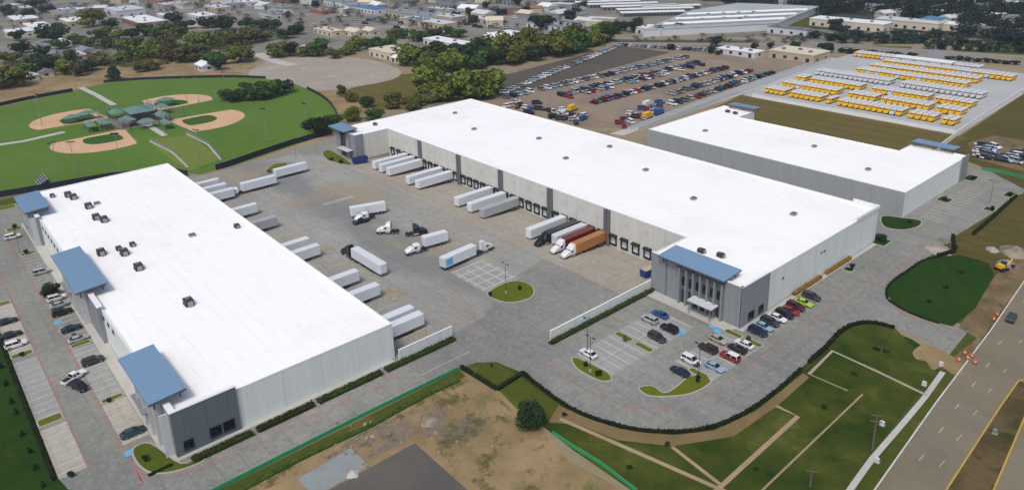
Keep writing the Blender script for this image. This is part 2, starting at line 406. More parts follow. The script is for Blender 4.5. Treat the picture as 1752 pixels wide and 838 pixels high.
# ================================================================== GROUND
RX0, RX1, RY0, RY1, RD = -274.0, -116.3, 139.0, 162.0, -1.45       # sunken dock apron of the long warehouse
hole = rect(RX0, RX1, RY0, RY1)
sheet('ground', rect(-2600, 1000, -1300, 2700), 0, 'ground', [hole])
# site paving
outer = P((790, 627), (815, 620), (850, 619), (893, 637), (950, 680), (1000, 708), (1060, 727), (1105, 735), (1150, 737), (1185, 735), (1220, 728), (1256, 714), (1290, 695), (1330, 666),
          (1370, 630), (1410, 594), (1435, 568), (1455, 556), (1478, 551), (1500, 552), (1530, 560), (1560, 572), (1600, 592), (1634, 614))
ent = P((1668, 574), (1636, 560), (1600, 551), (1556, 535), (1528, 519), (1517, 500), (1520, 490), (1548, 466), (1580, 445), (1600, 438), (1618, 436), (1628, 424), (1640, 404), (1670, 384), (1700, 362), (1738, 330), (1765, 326), (1800, 330), (1800, 318), (1752, 307), (1716, 298), (1682, 291), (1650, 287))
site = [(-121.8, 0), (-121.8, 86)]+outer+ent+[(-88, 299), (-198, 299), (-200, 240), (-294, 226), (-300, 200), (-300, 165), (-312, 160), (-309, 140), (-306, 120), (-304, 89), (-322, 84), (-322, 0)]
# keep the left strip of the lot out of the lawn beyond the stalls
site = [p for p in site]
site[0] = (-121.8, 13.2) if False else (-118, 8.8)
site[-1] = (-322, 8.8)
site.insert(1, (-118, 28)); site[2] = (-121.8, 33)
site.insert(3, (-121.8, 86))
sheet('parking_lot', [p for i, p in enumerate(site) if i == 0 or p != site[i-1]], .01, 'concrete', [hole])
# court between the two warehouses
sheet('truck_court', [(-303.5, 90), (-300, 78), (-134.3, 78), (-134.3, 92), (-136, 104), (-141, 112), (-148, 127), (-150, 138.9), (-274.2, 138.9), (-290, 138.9), (-302, 130)], .018, 'court')
0 and sheet('truck_court', [(-151, 112), (-141, 106), (-128, 112), (-117, 110), (-116.2, 138.9), (-151, 138.9)], .022, 'drive')
cd = [(-303, 96), (-280, 108), (-262, 110), (-240, 110), (-215, 108), (-200, 106), (-180, 105), (-160, 105), (-140, 104), (-128, 104)]
cdu = [(x, y+9+3*math.sin(x/14)) for x, y in reversed(cd)]
0 and sheet('drive_lane', cd+cdu, .026, 'drive')
ap = MB(); ap.add([(RX0, RY0, .0), (RX1, RY0, .0), (RX1, RY1, RD), (RX0, RY1, RD), (RX0, RY0, 0), (RX0, RY1, 0), (RX1, RY0, 0), (RX1, RY1, 0)], [(0, 1, 2, 3)])
ap.add([(RX0, RY0, 0), (RX0, RY1, 0), (RX0, RY1, RD), (RX1, RY0, 0), (RX1, RY1, 0), (RX1, RY1, RD)], [(0, 2, 1), (3, 4, 5)])
ap.build('dock_apron_ground', 'apron')['kind'] = 'structure'
# drives
0 and sheet('drive_lane', [(-130.2, 29), (-122.2, 33), (-122.2, 86), (-118.5, 91), (-124, 98), (-130.2, 92)], .026, 'drive')
ringi = P((912, 608), (985, 653), (1060, 687), (1105, 695), (1150, 694), (1190, 684), (1230, 664), (1300, 613), (1366, 566), (1450, 503), (1519, 447))
ringo = outer[4:19]
0 and sheet('drive_lane', ringi+[(-72.5, 209), (-70.8, 190), (-70, 165)]+ringo[::-1], .026, 'drive')
sheet('sidewalk', [(-134.6, 25.6), (-134.6, 76.5), (-136, 76.5), (-136, 28.3), (-297, 28.3), (-297, 25.6)], .10, 'walk')
sheet('parking_bay', rect(-196.5, -165, 8.8, 13.6), .018, 'grey_pad'); sheet('parking_bay', rect(-163.6, -145, 8.8, 13.6), .018, 'pale_pad')
sheet('parking_bay', rect(-232, -201, 8.8, 13.6), .018, 'pale_pad')
sheet('parking_bay', rect(-193, -166.5, 20.6, 25.5), .018, 'grey_pad'); sheet('parking_bay', rect(-164, -147, 20.6, 25.5), .018, 'pale_pad')
sheet('parking_bay', rect(-107.9, -96.2, 109.5, 122.3), .034, 'grey_pad'); sheet('parking_bay', rect(-107.9, -96.2, 124.7, 139.5), .034, 'grey_pad')
sheet('parking_bay', rect(-90.3, -79.9, 124, 142.6), .034, 'grey_pad')
sheet('parking_bay', rect(-162, -145.6, 112.8, 125.5), .034, 'grey_pad')
sheet('entrance_path', [(-117, 143.4), (-90, 143.4), (-88.5, 146), (-86.6, 146), (-86.6, 222), (-87.9, 222), (-87.9, 147.3), (-115.8, 147.3)], .12, 'walk')
# lawns and verges round the site
sheet('lawn', [(-322, -60), (-322, 8.7), (-236, 8.7), (-146, 8.7), (-141, 9.5), (-138.5, 11.8), (-118, 8.7), (-118, -60)], .01, 'lawn')
sheet('verge', [(-330, 8), (-322.3, 8), (-322.3, 86), (-330, 92)], .01, 'verge')
sheet('dirt_lot_ground', [(-121.6, 30), (-121.6, 85.6), (-110, 87.6), (-93, 85.8), (-84.4, 83), (-71, 85.2), (-40, 88), (-40, 0), (-117.8, 0), (-117.8, 28)], .006, 'dirt')
sheet('verge', [(-121.6, 30), (-121.6, 85.6), (-118.6, 85.2), (-119.2, 70), (-118.5, 55), (-119.4, 40), (-118.6, 30)], .016, 'verge')
sheet('rubble_ground', smooth([(-116.5, 50), (-117, 68), (-113.5, 76), (-108, 72), (-107, 80), (-101, 76), (-104, 68), (-109.5, 66), (-110, 52)]), .018, 'rubble_thin')
sheet('weed_patch', [(-119, 32), (-119, 84), (-110, 86), (-93, 84), (-84, 80), (-72, 82), (-64, 66), (-107, 66), (-112, 40)], .024, 'weedy_thin')
sheet('verge_weeds', [(-118.9, 30), (-119, 85), (-116.5, 84.5), (-115.5, 60), (-116, 30)], .03, 'dry_thin')
sheet('old_slab', [(-114.5, 42.5), (-115.2, 54), (-108.4, 54.2), (-108, 42.5)], .03, 'slab')
sheet('old_asphalt_pad', [(-107.8, 20), (-107.8, 64.2), (-60, 64.2), (-60, 20)], .03, 'old_asphalt')
basin = [(-121.4, 86.6)]+[p for p in outer[1:21]]+[(-56.5, 170), (-51, 166.2), (-46.9, 162), (-45.2, 140), (-43.6, 115), (-40, 96), (-60, 88), (-71, 86), (-85, 85.8), (-93.4, 86.2), (-110.2, 88)]
sheet('basin_lawn', basin, .008, 'basin')
sheet('basin_lawn', P((1430, 598), (1455, 566), (1500, 556), (1560, 580), (1606, 610), (1606, 632), (1585, 668)), .016, 'lawn')
sheet('basin_lawn', P((800, 632), (850, 624), (885, 640), (930, 676), (955, 700), (920, 735), (875, 690), (850, 664)), .016, 'lawn_olive')
sheet('dry_grass_patch', basin, .018, 'olive_thin')
sheet('soil_patch', smooth(P((1562, 602), (1578, 590), (1600, 594), (1634, 612), (1652, 636), (1632, 640), (1612, 628), (1596, 632), (1584, 618), (1568, 614))), .026, 'dirt')
sheet('soil_band', [p for p in P((955, 694), (1060, 733), (1150, 744), (1222, 736), (1294, 702), (1374, 638))]+P((1385, 645), (1330, 694), (1255, 746), (1150, 763), (1055, 752), (990, 726), (938, 722)), .024, 'soil')
b = MB()
for i, (pl, w) in enumerate(((P((958, 716), (1100, 778), (1245, 842)), .95), (P((1150, 764), (1232, 828)), .8), (P((1222, 842), (1365, 712), (1328, 694)), .95))): strip(pl, w, .036+.005*i, b)
b.build('tan_footpath', 'tanwalk')['kind'] = 'structure'
b = MB()
for pl, w in ((P((1384, 640), (1424, 600), (1505, 637), (1586, 676)), .75),): strip(pl, w, .04, b)
b.build('footpath', 'lawnwalk')['kind'] = 'structure'
b = MB()
for pl, w in ((P((1300, 842), (1476, 674)), .4), (P((1385, 640), (1450, 668)), .4)): strip(pl, w, .04, b)
b.build('dry_ditch_path', 'tanwalk')['kind'] = 'structure'
sheet('lawn', P((1517, 500), (1521, 489), (1548, 466), (1580, 445), (1604, 440), (1640, 436), (1690, 448), (1702, 470), (1668, 528), (1630, 558), (1600, 551), (1556, 535), (1528, 519)), .016, 'lawn')
sheet('verge', [(-71.8, 190), (-73, 240), (-71.6, 266), (-70.5, 296), (-72, 330), (-40, 330), (-47, 224), (-52, 188)], .008, 'weeds')
sheet('lawn', P((1722, 345), (1745, 333), (1800, 330), (1800, 392), (1740, 400), (1690, 392), (1676, 384)), .014, 'lawn')
sheet('dirt_track_ground', P((1640, 560), (1704, 470), (1752, 430), (1790, 460), (1720, 520), (1640, 640), (1612, 626), (1672, 578)), .02, 'dirt_brown')
# road to the right with verge, footpath and median
redge = [(-38.5, 60), (-40.2, 95), (-41.7, 118), (-44.2, 151), (-46.5, 190), (-49.2, 224), (-54, 270), (-60, 330), (-68, 400)]
sheet('road', redge+[(40, 400), (40, 60)], .02, 'asphalt')
b = MB(); strip([(p[0]+.12, p[1]) for p in redge], .28, .032, b); b.build('road_marking', 'whitepaint')['kind'] = 'structure'
sheet('verge', redge+[(x-3.6, y) for x, y in reversed(redge)], .014, 'verge')
b = MB(); strip([(-42.2, 90), (-43.8, 108), (-44.7, 117), (-45.4, 125), (-45.9, 140), (-46.4, 152), (-47.4, 164)], 1.1, .028, b); b.build('sidewalk', 'walk')['kind'] = 'structure'
sheet('median_strip_ground', [(-32.6, 100), (-32.9, 127), (-34.6, 160), (-35, 172), (-34.2, 172.5), (-31.5, 166), (-30.2, 159), (-27.4, 133), (-24, 100)], .034, 'median')
b = MB(); strip([(-32.8, 96), (-33.1, 127), (-34.8, 160), (-35.2, 172.6), (-34.4, 173.5)], .3, .044, b); strip([(-24, 100), (-27.5, 133), (-30.3, 159), (-31.6, 167), (-34.4, 173.5)], .3, .044, b)
b.build('road_marking', 'yellowpaint')['kind'] = 'structure'
b = MB()
for off in (0, 1):
    base = [(-39.4, 132.5), (-40, 143.4), (-40.7, 153.4), (-41.2, 164), (-41.7, 173.9), (-43, 186), (-44.4, 199), (-45.6, 212)] if off == 0 else [(-35.6, 122.3), (-36.2, 133.4), (-36.8, 143.5), (-37.5, 154), (-38.1, 163.9), (-38.4, 174.2), (-40, 190), (-41.5, 206)]
    for x, y in base: b.box(x-.10, x+.10, y-1.2, y+1.2, .0, .034)
b.build('road_marking', 'lanepaint')['kind'] = 'structure'

# painted lines
b = MB()
def rline(pts, dash=True, w=.2, z=.052):
    L = smooth(pts, False, 8)
    if not dash: strip(L, w, z, b); return
    acc = 0; cur = [L[0]]
    for i in range(1, len(L)):
        d = (Vector(L[i])-Vector(L[i-1])).length; n = max(1, int(d/1.0))
        for k in range(1, n+1):
            p = tuple(Vector(L[i-1]).lerp(Vector(L[i]), k/n)); acc += d/n
            if acc % 7 < 5.2: cur.append(p)
            else:
                if len(cur) > 1: strip(cur, w, z, b)
                cur = [p]
    if len(cur) > 1: strip(cur, w, z, b)
rline([(-318, 14), (-144, 13.9)]); rline([(-300, 20.3), (-146, 20.3), (-139, 20.6), (-134, 21.5), (-131, 25.5), (-129.8, 34), (-129.6, 60), (-130, 88)])
rline(P((905, 600), (920, 610), (985, 655), (1060, 690), (1105, 697), (1150, 695), (1190, 684), (1230, 665), (1300, 615), (1366, 568), (1519, 449)))
rline(P((642, 372), (700, 400), (760, 440), (810, 470), (842, 500), (862, 520), (900, 545))); rline(P((760, 480), (800, 520), (812, 545), (808, 580), (780, 592)))
rline(P((925, 450), (960, 480), (975, 505)))
rline(P((1520, 490), (1518, 505), (1545, 535), (1600, 556), (1640, 566)), dash=False)
rline(P((1480, 505), (1560, 440), (1600, 400)))
b.build('fire_lane_marking', 'redpaint')['kind'] = 'structure'
b = MB()
def stalls(x0, x1, y0, y1, step, ax='x', w=.16, z=.06):
    if ax == 'x':
        x = x0
        while x <= x1+.01: b.box(x-w/2, x+w/2, y0, y1, z-.01, z); x += step
    else:
        y = y0
        while y <= y1+.01: b.box(x0, x1, y-w/2, y+w/2, z-.01, z); y += step
stalls(-196, -165.5, 8.9, 13.6, 2.75); stalls(-163, -145.4, 8.9, 13.6, 2.75); stalls(-231, -201, 8.9, 13.6, 2.75)
stalls(-193, -167, 20.6, 25.4, 2.75); stalls(-164, -147.5, 20.6, 25.4, 2.75); stalls(-265, -196, 20.6, 25.4, 2.75)
stalls(-107.9, -96.2, 110.2, 122, 2.75, 'y'); stalls(-107.9, -96.2, 125.4, 139.4, 2.75, 'y'); stalls(-90.3, -80, 124.6, 142.5, 2.75, 'y')
b.box(-102.1, -102.0, 110.2, 139, .05, .061); b.box(-85.15, -85.05, 124.6, 142.5, .05, .061)
stalls(-86.5, -81, 147.5, 178, 2.8, 'y')
stalls(-162, -146, 113, 125.5, 3.6, 'x', .3); stalls(-161, -147, 114, 125, 3.4, 'y', .22)
stalls(-86.6, -80, 250, 290, 2.8, 'y')
for x in (-238.6, -237.2): b.box(x, x+.4, 111, 123.5, .05, .06)
for i in range(10):
    x = -270+16*i; b.box(x, x+.12, 78, 92, .05, .06)
b.build('parking_bay_marking', 'whitepaint')['kind'] = 'structure'
b = MB()
for p in ((1220, 558), (1166, 569), (1228, 566), (99, 551), (107, 565), (222, 774)):
    x, y = G(*p); b.box(x-.9, x+.9, y-.9, y+.9, .05, .066)
b.build('accessible_bay_marking', 'bluepaint')['kind'] = 'structure'

sheet('sand_stain', smooth(P((478, 442), (500, 430), (530, 424), (560, 422), (575, 430), (545, 440), (510, 450), (488, 452))), .036, 'sandstain')
sheet('sand_stain', smooth(P((650, 500), (668, 492), (692, 500), (700, 512), (680, 516), (660, 510))), .036, 'sandstain')
sheet('sand_stain', smooth(P((690, 560), (715, 552), (735, 566), (712, 582), (694, 580))), .036, 'sandstain')
# planted islands
def rrect(x0, x1, y0, y1, r=.8):
    out = []
    for cx, cy, a0 in ((x1-r, y1-r, 0), (x0+r, y1-r, 90), (x0+r, y0+r, 180), (x1-r, y0+r, 270)):
        for k in range(4): a = R_(a0+30*k); out.append((cx+r*math.cos(a), cy+r*math.sin(a)))
    return out
island(smooth(P((833, 503), (856, 487), (884, 480), (908, 487), (915, 498), (908, 510), (878, 518), (852, 515)), n=4))
island(smooth(P((977, 613), (990, 612), (1018, 625), (1042, 638), (1047, 650), (1030, 653), (1010, 645), (985, 630)), n=4))
island(smooth(P((1091, 664), (1108, 659), (1122, 662), (1136, 671), (1152, 664), (1180, 643), (1205, 643), (1218, 652), (1205, 664), (1178, 675), (1140, 679), (1108, 677)), n=4))
for r in ((-107.8, -102.4, 122.4, 124.6), (-101.5, -96.1, 122.4, 124.6), (-90.2, -85.2, 142.8, 145), (-84.6, -79.8, 142.8, 145), (-86.3, -81.2, 123.2, 125.2),
          (-168, -164.9, 8.7, 13.6), (-201.2, -198.6, 8.7, 13.6), (-234.6, -232, 8.7, 13.6), (-166.4, -164.4, 20.6, 25.4), (-196.2, -194, 20.6, 25.4), (-268, -265.6, 20.6, 25.4), (-295, -291, 20.6, 25.4), (-321.8, -317, 20.6, 27.5)):
    island(rrect(*r))
island(smooth([(-133.8, 27.6), (-143.9, 25), (-144.6, 21.6), (-139.5, 21), (-134.6, 22.4), (-132, 26), (-131.2, 31), (-133.6, 31)], n=4), 'lawn_olive')
island(smooth(P((551, 262), (562, 257), (575, 262), (600, 278), (597, 283), (575, 279), (558, 273)), n=4))
island(smooth(P((453, 293), (470, 281), (492, 279), (490, 284), (472, 289), (460, 295)), n=4))
island(smooth(P((1508, 370), (1545, 373), (1576, 378), (1572, 388), (1545, 394), (1512, 388)), n=4), 'lawn')
for c, w, h in (((1505, 413), 5.5, 6), ((1452, 461), 3, 3), ((1616, 342), 4.5, 5), ((1661, 305), 4, 7), ((1693, 358), 3.5, 4), ((1727, 333), 3, 6)):
    x, y = G(*c); island(rrect(x-w/2, x+w/2, y-h/2, y+h/2), 'lawn')

# ================================================================== ball fields
BC = (-424, 100)
fence_pts = P((0, 181), (60, 168), (120, 157), (150, 149), (180, 142), (240, 136), (330, 133), (400, 132), (452, 134), (500, 142), (535, 156), (562, 172), (580, 200), (572, 225))+[(-319, 150), (-313, 128), (-307, 104), (-306, 88), (-330, 80)]
fieldpoly = smooth(P((-120, 205), (0, 183), (60, 170), (120, 158), (180, 143), (240, 137), (330, 134), (400, 133), (452, 135), (500, 143), (535, 157), (562, 173), (580, 202), (570, 226)), False, 3)+[(-318, 148), (-312, 127), (-306, 106), (-305, 90), (-324, 80), (-330, 60), (-336, 30), (-340, 0), (-350, -70)]
sheet('ball_field_lawn', fieldpoly, .03, 'field')
sheet('practice_lawn', P((252, 240), (325, 232), (378, 272), (326, 292), (296, 276)), .044, 'field_lt')
for hx, hy, sx, sy in ((-402, 84, 1, -1), (-403, 111, 1, 1), (-434, 112, -1, 1), (-436, 84, -1, -1)):
    pcx, pcy = hx+sx*9.5, hy+sy*9.5; pts = [(hx-sx*3, hy-sy*1.5), (hx-sx*1.5, hy-sy*3)]
    a0 = math.atan2(-1.8, 1)
    arc = []
    for k in range(25):
        a = R_(-26+(142)*k/24); x = pcx+sx*22.5*math.cos(a); y = pcy+sy*22.5*math.sin(a); arc.append((x, y))
    arc = [(x, y) for x, y in arc if sx*(x-hx) > -3 and sy*(y-hy) > -3]
    sheet('infield_clay_ground', pts+arc, .058, 'clay')
    q = [(hx+sx*a, hy+sy*c_) for a, c_ in ((5, 2.2), (16, 2.2), (18, 8), (17, 14), (13, 17.5), (8, 18), (2.2, 16), (2.2, 5))]
    sheet('infield_lawn', smooth(q, n=3), .072, 'infield')
sheet('ball_park_plaza_path', rect(-434, -403, 85, 111), .062, 'urban')
b = MB(); strip(P((-10, 249), (40, 242), (110, 226)), 4, .07, b); strip(P((138, 150), (165, 163), (195, 180)), 3.4, .07, b); strip([(-403, 98), (-376, 98)], 3, .07, b)
strip([(-372, 90), (-345, 92), (-318, 90)], 1.2, .07, b); strip([(-372, 107), (-345, 108), (-318, 104)], 1.2, .07, b)
b.build('footpath', 'walk')['kind'] = 'structure'
# clay-coloured strip outside the park, gravel lot and dirt tracks
sheet('dirt_track_ground', P((-60, 190), (0, 168), (90, 152), (170, 132), (250, 124), (330, 122), (430, 124), (520, 140), (560, 152), (600, 165), (640, 190), (605, 215), (585, 205), (572, 180), (540, 158), (500, 143), (450, 134), (330, 133), (240, 136), (120, 157), (0, 181), (-60, 196)), .016, 'dirt')
sheet('gravel_lot_ground', smooth(P((425, 128), (450, 110), (500, 99), (570, 97), (640, 104), (684, 120), (672, 136), (600, 150), (540, 156), (480, 142)), n=4), .024, 'gravel')
b = MB(); strip(P((440, 92), (468, 104), (500, 112)), 9, .03, b); b.build('access_path', 'walk')['kind'] = 'structure'
sheet('dry_grass_lawn', P((590, 155), (680, 128), (720, 125), (745, 175), (700, 188), (640, 188)), .02, 'brownfield')
# ================================================================== storage yards behind
sheet('auction_yard_ground', [(-372, 262), (-366, 300), (-380, 430), (-376, 474), (-237, 484), (-224, 262), (-240, 250), (-300, 233), (-322, 250)], .012, 'gravel_tan')
sheet('auction_yard_ground', [(-318, 262), (-360, 300), (-376, 428), (-330, 432), (-322, 350)], .02, 'gravel_brown')
sheet('service_road', [(-224, 250), (-217.6, 252), (-230, 488), (-237, 486)], .02, 'walk')
sheet('storage_field_ground', [(-214, 301), (-112, 301), (-108, 354), (-222, 355)], .016, 'brownfield')
sheet('bus_yard_ground', [(-222, 356), (-113, 356), (-117, 455), (-130, 512), (-236, 512)], .022, 'busyard')
sheet('field_ground', [(-110, 325), (-120, 520), (60, 520), (60, 300), (-70, 300), (-92, 318)], .010, 'weeds')
sheet('junk_yard_ground', P((1655, 245), (1700, 232), (1800, 250), (1800, 300), (1740, 290), (1668, 272)), .018, 'dirt_brown')
# far town
sheet('town_ground', P((-300, 160), (-120, 108), (300, 92), (700, 88), (880, 66), (1050, 58), (1320, 62), (1420, 78), (1500, 70), (2200, 130), (2600, -80), (1200, -100), (0, -90), (-900, 0)), .008, 'urban')
sheet('suburb_ground', P((1380, 50), (1300, 20), (1240, 8), (1190, -40), (1400, -90), (2300, -60), (2300, 110), (1900, 95), (1620, 60)), .016, 'suburb')
sheet('belt_ground', P((-40, 180), (-40, 100), (60, 84), (200, 78), (420, 84), (440, 118), (330, 122), (240, 126), (90, 152)), .012, 'dirt')
b = MB()
for pl, w in ((P((1040, 74), (1300, 76), (1420, 86), (1560, 94), (1760, 110)), 12), (P((1020, 66), (1300, 66), (1430, 78), (1560, 86), (1760, 98)), 10),
              (P((1560, 56), (1590, 72), (1612, 104)), 12), (P((600, 48), (800, 44), (900, 46), (1020, 66)), 16), (P((250, 18), (600, 26), (900, 30)), 14), (P((0, 22), (250, 14)), 12)):
    strip(pl, w, .03+.006*len(b.f), b)
b.build('far_road', 'far_asphalt')['kind'] = 'structure'
sheet('far_verge', P((1440, 78), (1560, 80), (1560, 86), (1440, 82)), .034, 'lawn_olive'); sheet('far_verge', P((1640, 84), (1752, 88), (1752, 96), (1640, 90)), .034, 'lawn_olive')
sheet('far_verge', P((1000, 38), (1040, 36), (1042, 48), (1000, 48)), .034, 'lawn')
sheet('far_verge', P((1040, 68), (1300, 70), (1300, 74), (1050, 73)), .036, 'weeds')
sheet('far_verge', P((1330, 36), (1400, 28), (1400, 45), (1330, 50)), .024, 'verge')

# ================================================================== WAREHOUSES
def parapet(b, outline, h, m_top, inner=.35, drop=.45, m_side=None):
    pass
def roof_slab(name, outline, h, parent, z0=None):
    """white membrane deck sunk behind a white coping ring that stands on the walls"""
    inn = inset_pts(outline, .35); n = len(outline); b = MB()
    dz = h-.38
    tri = tessellate_polygon([[Vector((*p, 0)) for p in inn]])
    vs = [(*p, dz) for p in inn]; fs = []
    for t in tri:
        a, c, d = (Vector(vs[i]) for i in t); fs.append(t if (c-a).cross(d-a).z > 0 else t[::-1])
    b.add(vs, fs, 0)
    out2 = inset_pts(outline, -.06)
    vs = [(*p, h-.16) for p in out2]+[(*p, h+.02) for p in out2]+[(*p, h+.02) for p in inn]+[(*p, dz) for p in inn]+[(*p, h-.16) for p in outline]
    fs = []
    for i in range(n):
        j = (i+1) % n; fs += [(i, j, n+j, n+i), (n+i, n+j, 2*n+j, 2*n+i), (2*n+i, 2*n+j, 3*n+j, 3*n+i), (4*n+i, 4*n+j, j, i)]
    b.add(vs, fs, 1)
    return b.build(name, ['membrane', 'coping'], parent)
def walls(outline, z0, h, segs, parent, default='wall'):
    """one wall mesh; segs[i] names the material of edge i"""
    mats = [default]; n = len(outline); b = MB(); inn = inset_pts(outline, .34)
    for i in range(n):
        j = (i+1) % n; mt = segs.get(i, default); zz = z0.get(i, 0) if isinstance(z0, dict) else z0
        if mt not in mats: mats.append(mt)
        mi = mats.index(mt); a, c = outline[i], outline[j]; p, q = inn[i], inn[j]
        b.add([(*a, zz), (*c, zz), (*c, h-.16), (*a, h-.16), (*p, h-.16), (*q, h-.16)], [(0, 1, 2, 3), (3, 2, 5, 4)], mi)
    return b.build('wall', mats, parent)
def win(parent, x, y, z, w, h, face, glass='glass', frame='steel', name='window', mull=1):
    """framed window standing proud of a wall; face: '-y', '+x'"""
    b = MB(); g = MB(); t = .08
    def bx(B, a0, a1, z0, z1, d0, d1):
        if face == '-y': B.box(x+a0, x+a1, y-d1, y-d0, z+z0, z+z1)
        else: B.box(x+d0, x+d1, y+a0, y+a1, z+z0, z+z1)
    bx(g, -w/2+t, w/2-t, -h/2+t, h/2-t, .003, .05)
    bx(b, -w/2, w/2, -h/2, -h/2+t, .0, .12); bx(b, -w/2, w/2, h/2-t, h/2, .0, .12); bx(b, -w/2, -w/2+t, -h/2+t, h/2-t, .0, .12); bx(b, w/2-t, w/2, -h/2+t, h/2-t, .0, .12)
    for k in range(1, mull+1):
        a = -w/2+k*w/(mull+1); bx(b, a-.035, a+.035, -h/2+t, h/2-t, .051, .10)
    f = b.build(name, frame, parent); g.build('pane', glass, f)
    return f
def canopy(parent, x0, x1, y0, y1, z, tilt=.5, face=-1, cols=4):
    """blue metal canopy roof, standing seams, dark steel legs down to the roof behind"""
    b = MB(); h = .45
    za, zb = z, z+tilt
    b.loft([[(x0, y0, za-h), (x0, y1, zb-h), (x0, y1, zb), (x0, y0, za)], [(x1, y0, za-h), (x1, y1, zb-h), (x1, y1, zb), (x1, y0, za)]], 1)
    b.add([(x0-.05, y0-.05, za+.01), (x1+.05, y0-.05, za+.01), (x1+.05, y1+.05, zb+.01), (x0-.05, y1+.05, zb+.01)], [(0, 1, 2, 3)], 0)
    x = x0+.3
    while x < x1:
        b.loft([[(x-.03, y0, za+.01), (x+.03, y0, za+.01), (x+.03, y0, za+.07), (x-.03, y0, za+.07)], [(x-.03, y1, zb+.01), (x+.03, y1, zb+.01), (x+.03, y1, zb+.07), (x-.03, y1, zb+.07)]], 0); x += .6
    c = b.build('canopy', ['canopy', 'fascia'], parent)
    for k in range(cols):
        x = x0+1+(x1-x0-2)*k/(cols-1)
        s = MB()
        for y, zt, zz in ((y0+1.2, za-h, 9), (y1-1.0, zb-h, 9)):
            s.cyl((x, y, zt-1.6), (x, y, zt+.05), .13, m=0)
        s.box(x-.1, x+.1, y0+.4, y1-.4, za-h-.28, za-h-.02)
        s.build('bracket', 'steel', c)
    return c
def rooftop_unit(x, y, z, kind, label, group=None):
    if kind == 'hatch':
        t = empty('smoke_vent', (x, y, z), label=label, cat='roof vent', group=group)
        b = MB(); b.box(-.75, .75, -.9, .9, 0, .55); b.build('base', 'galv', t)
        c = MB(); c.loft([[(-.8, -.95, .55), (.8, -.95, .55), (.8, .95, .55), (-.8, .95, .55)], [(-.7, -.85, .80), (.7, -.85, .80), (.7, .85, .80), (-.7, .85, .80)]]); c.box(-.05, .05, -.95, .95, .8, .9)
        c.build('lid', 'acgrey', t)
    else:
        s = 1.0 if kind == 'ac' else .7
        t = empty('air_conditioner', (x, y, z), label=label, cat='air conditioner', group=group)
        b = MB(); b.box(-1.3*s, 1.3*s, -.95*s, .95*s, .15, 1.45*s); b.box(-1.4*s, 1.4*s, -1.05*s, 1.05*s, 0, .15); b.box(-1.35*s, 1.35*s, -1*s, 1*s, 1.45*s, 1.52*s); b.build('casing', 'acdark', t)
        c = MB(); c.cyl((-.4*s, 0, 1.52*s), (-.4*s, 0, 1.72*s), .62*s, n=16); c.build('fan_housing', 'acgrey', t)
        d = MB(); d.loft([[(1.3*s, -.6*s, .3), (1.3*s, .6*s, .3), (1.3*s, .6*s, 1.3*s), (1.3*s, -.6*s, 1.3*s)], [(2.0*s, -.6*s, .3), (2.0*s, .6*s, .3), (1.6*s, .6*s, 1.2*s), (1.6*s, -.6*s, 1.2*s)]]); d.build('air_intake', 'galv', t)
    return t

# ---- left warehouse
LA = empty('warehouse', (0, 0, 0), label='nearest white roofed warehouse with three blue canopies along its parking side', cat='warehouse')
oA = [(-300, 28.4), (-136, 28.4), (-136, 77.4), (-300, 77.4)]
HA = 9.2
walls(oA, 0, HA, {}, LA)
roof_slab('roof', oA, HA, LA)
for x0, x1 in ((-294, -270), (-231.5, -191), (-162, -136.05)):
    b = MB(); b.box(x0, x1, 27.5, 28.38, 0, 9.95); b.build('entrance_bay', 'wall_mid' if x0 < -200 else 'wall_mid', LA)
    b = MB(); b.box(x0-.05, x1+.05, 27.43, 28.75, 9.95, 10.15); b.build('bay_coping', 'coping', LA)
    n = 5 if x1-x0 < 30 else 7; w = (min(x1-x0, 28)-4)/n
    for k in range(n):
        xc = x0+3+w*(k+.5)
        win(LA, xc, 27.49, 2.1, w*.72, 3.2, '-y', 'glass_teal', mull=1)
        win(LA, xc, 27.49, 6.6, w*.72, 2.2, '-y', 'glass', mull=1)
        b = MB(); b.box(xc+w*.43, xc+w*.43+.35, 25.9, 27.48, 0, 9.6); b.build('fin', 'offwhite', LA)
    b = MB(); b.box(x0+5, x0+14, 25.2, 27.48, 4.05, 4.3); b.build('door_canopy', 'galv', LA)
for k in range(20):
    x = -266+k*4.45
    if not (-231 < x < -191) and x < -164: win(LA, x, 28.39, 7.2, 1.5, 1.0, '-y', mull=0)
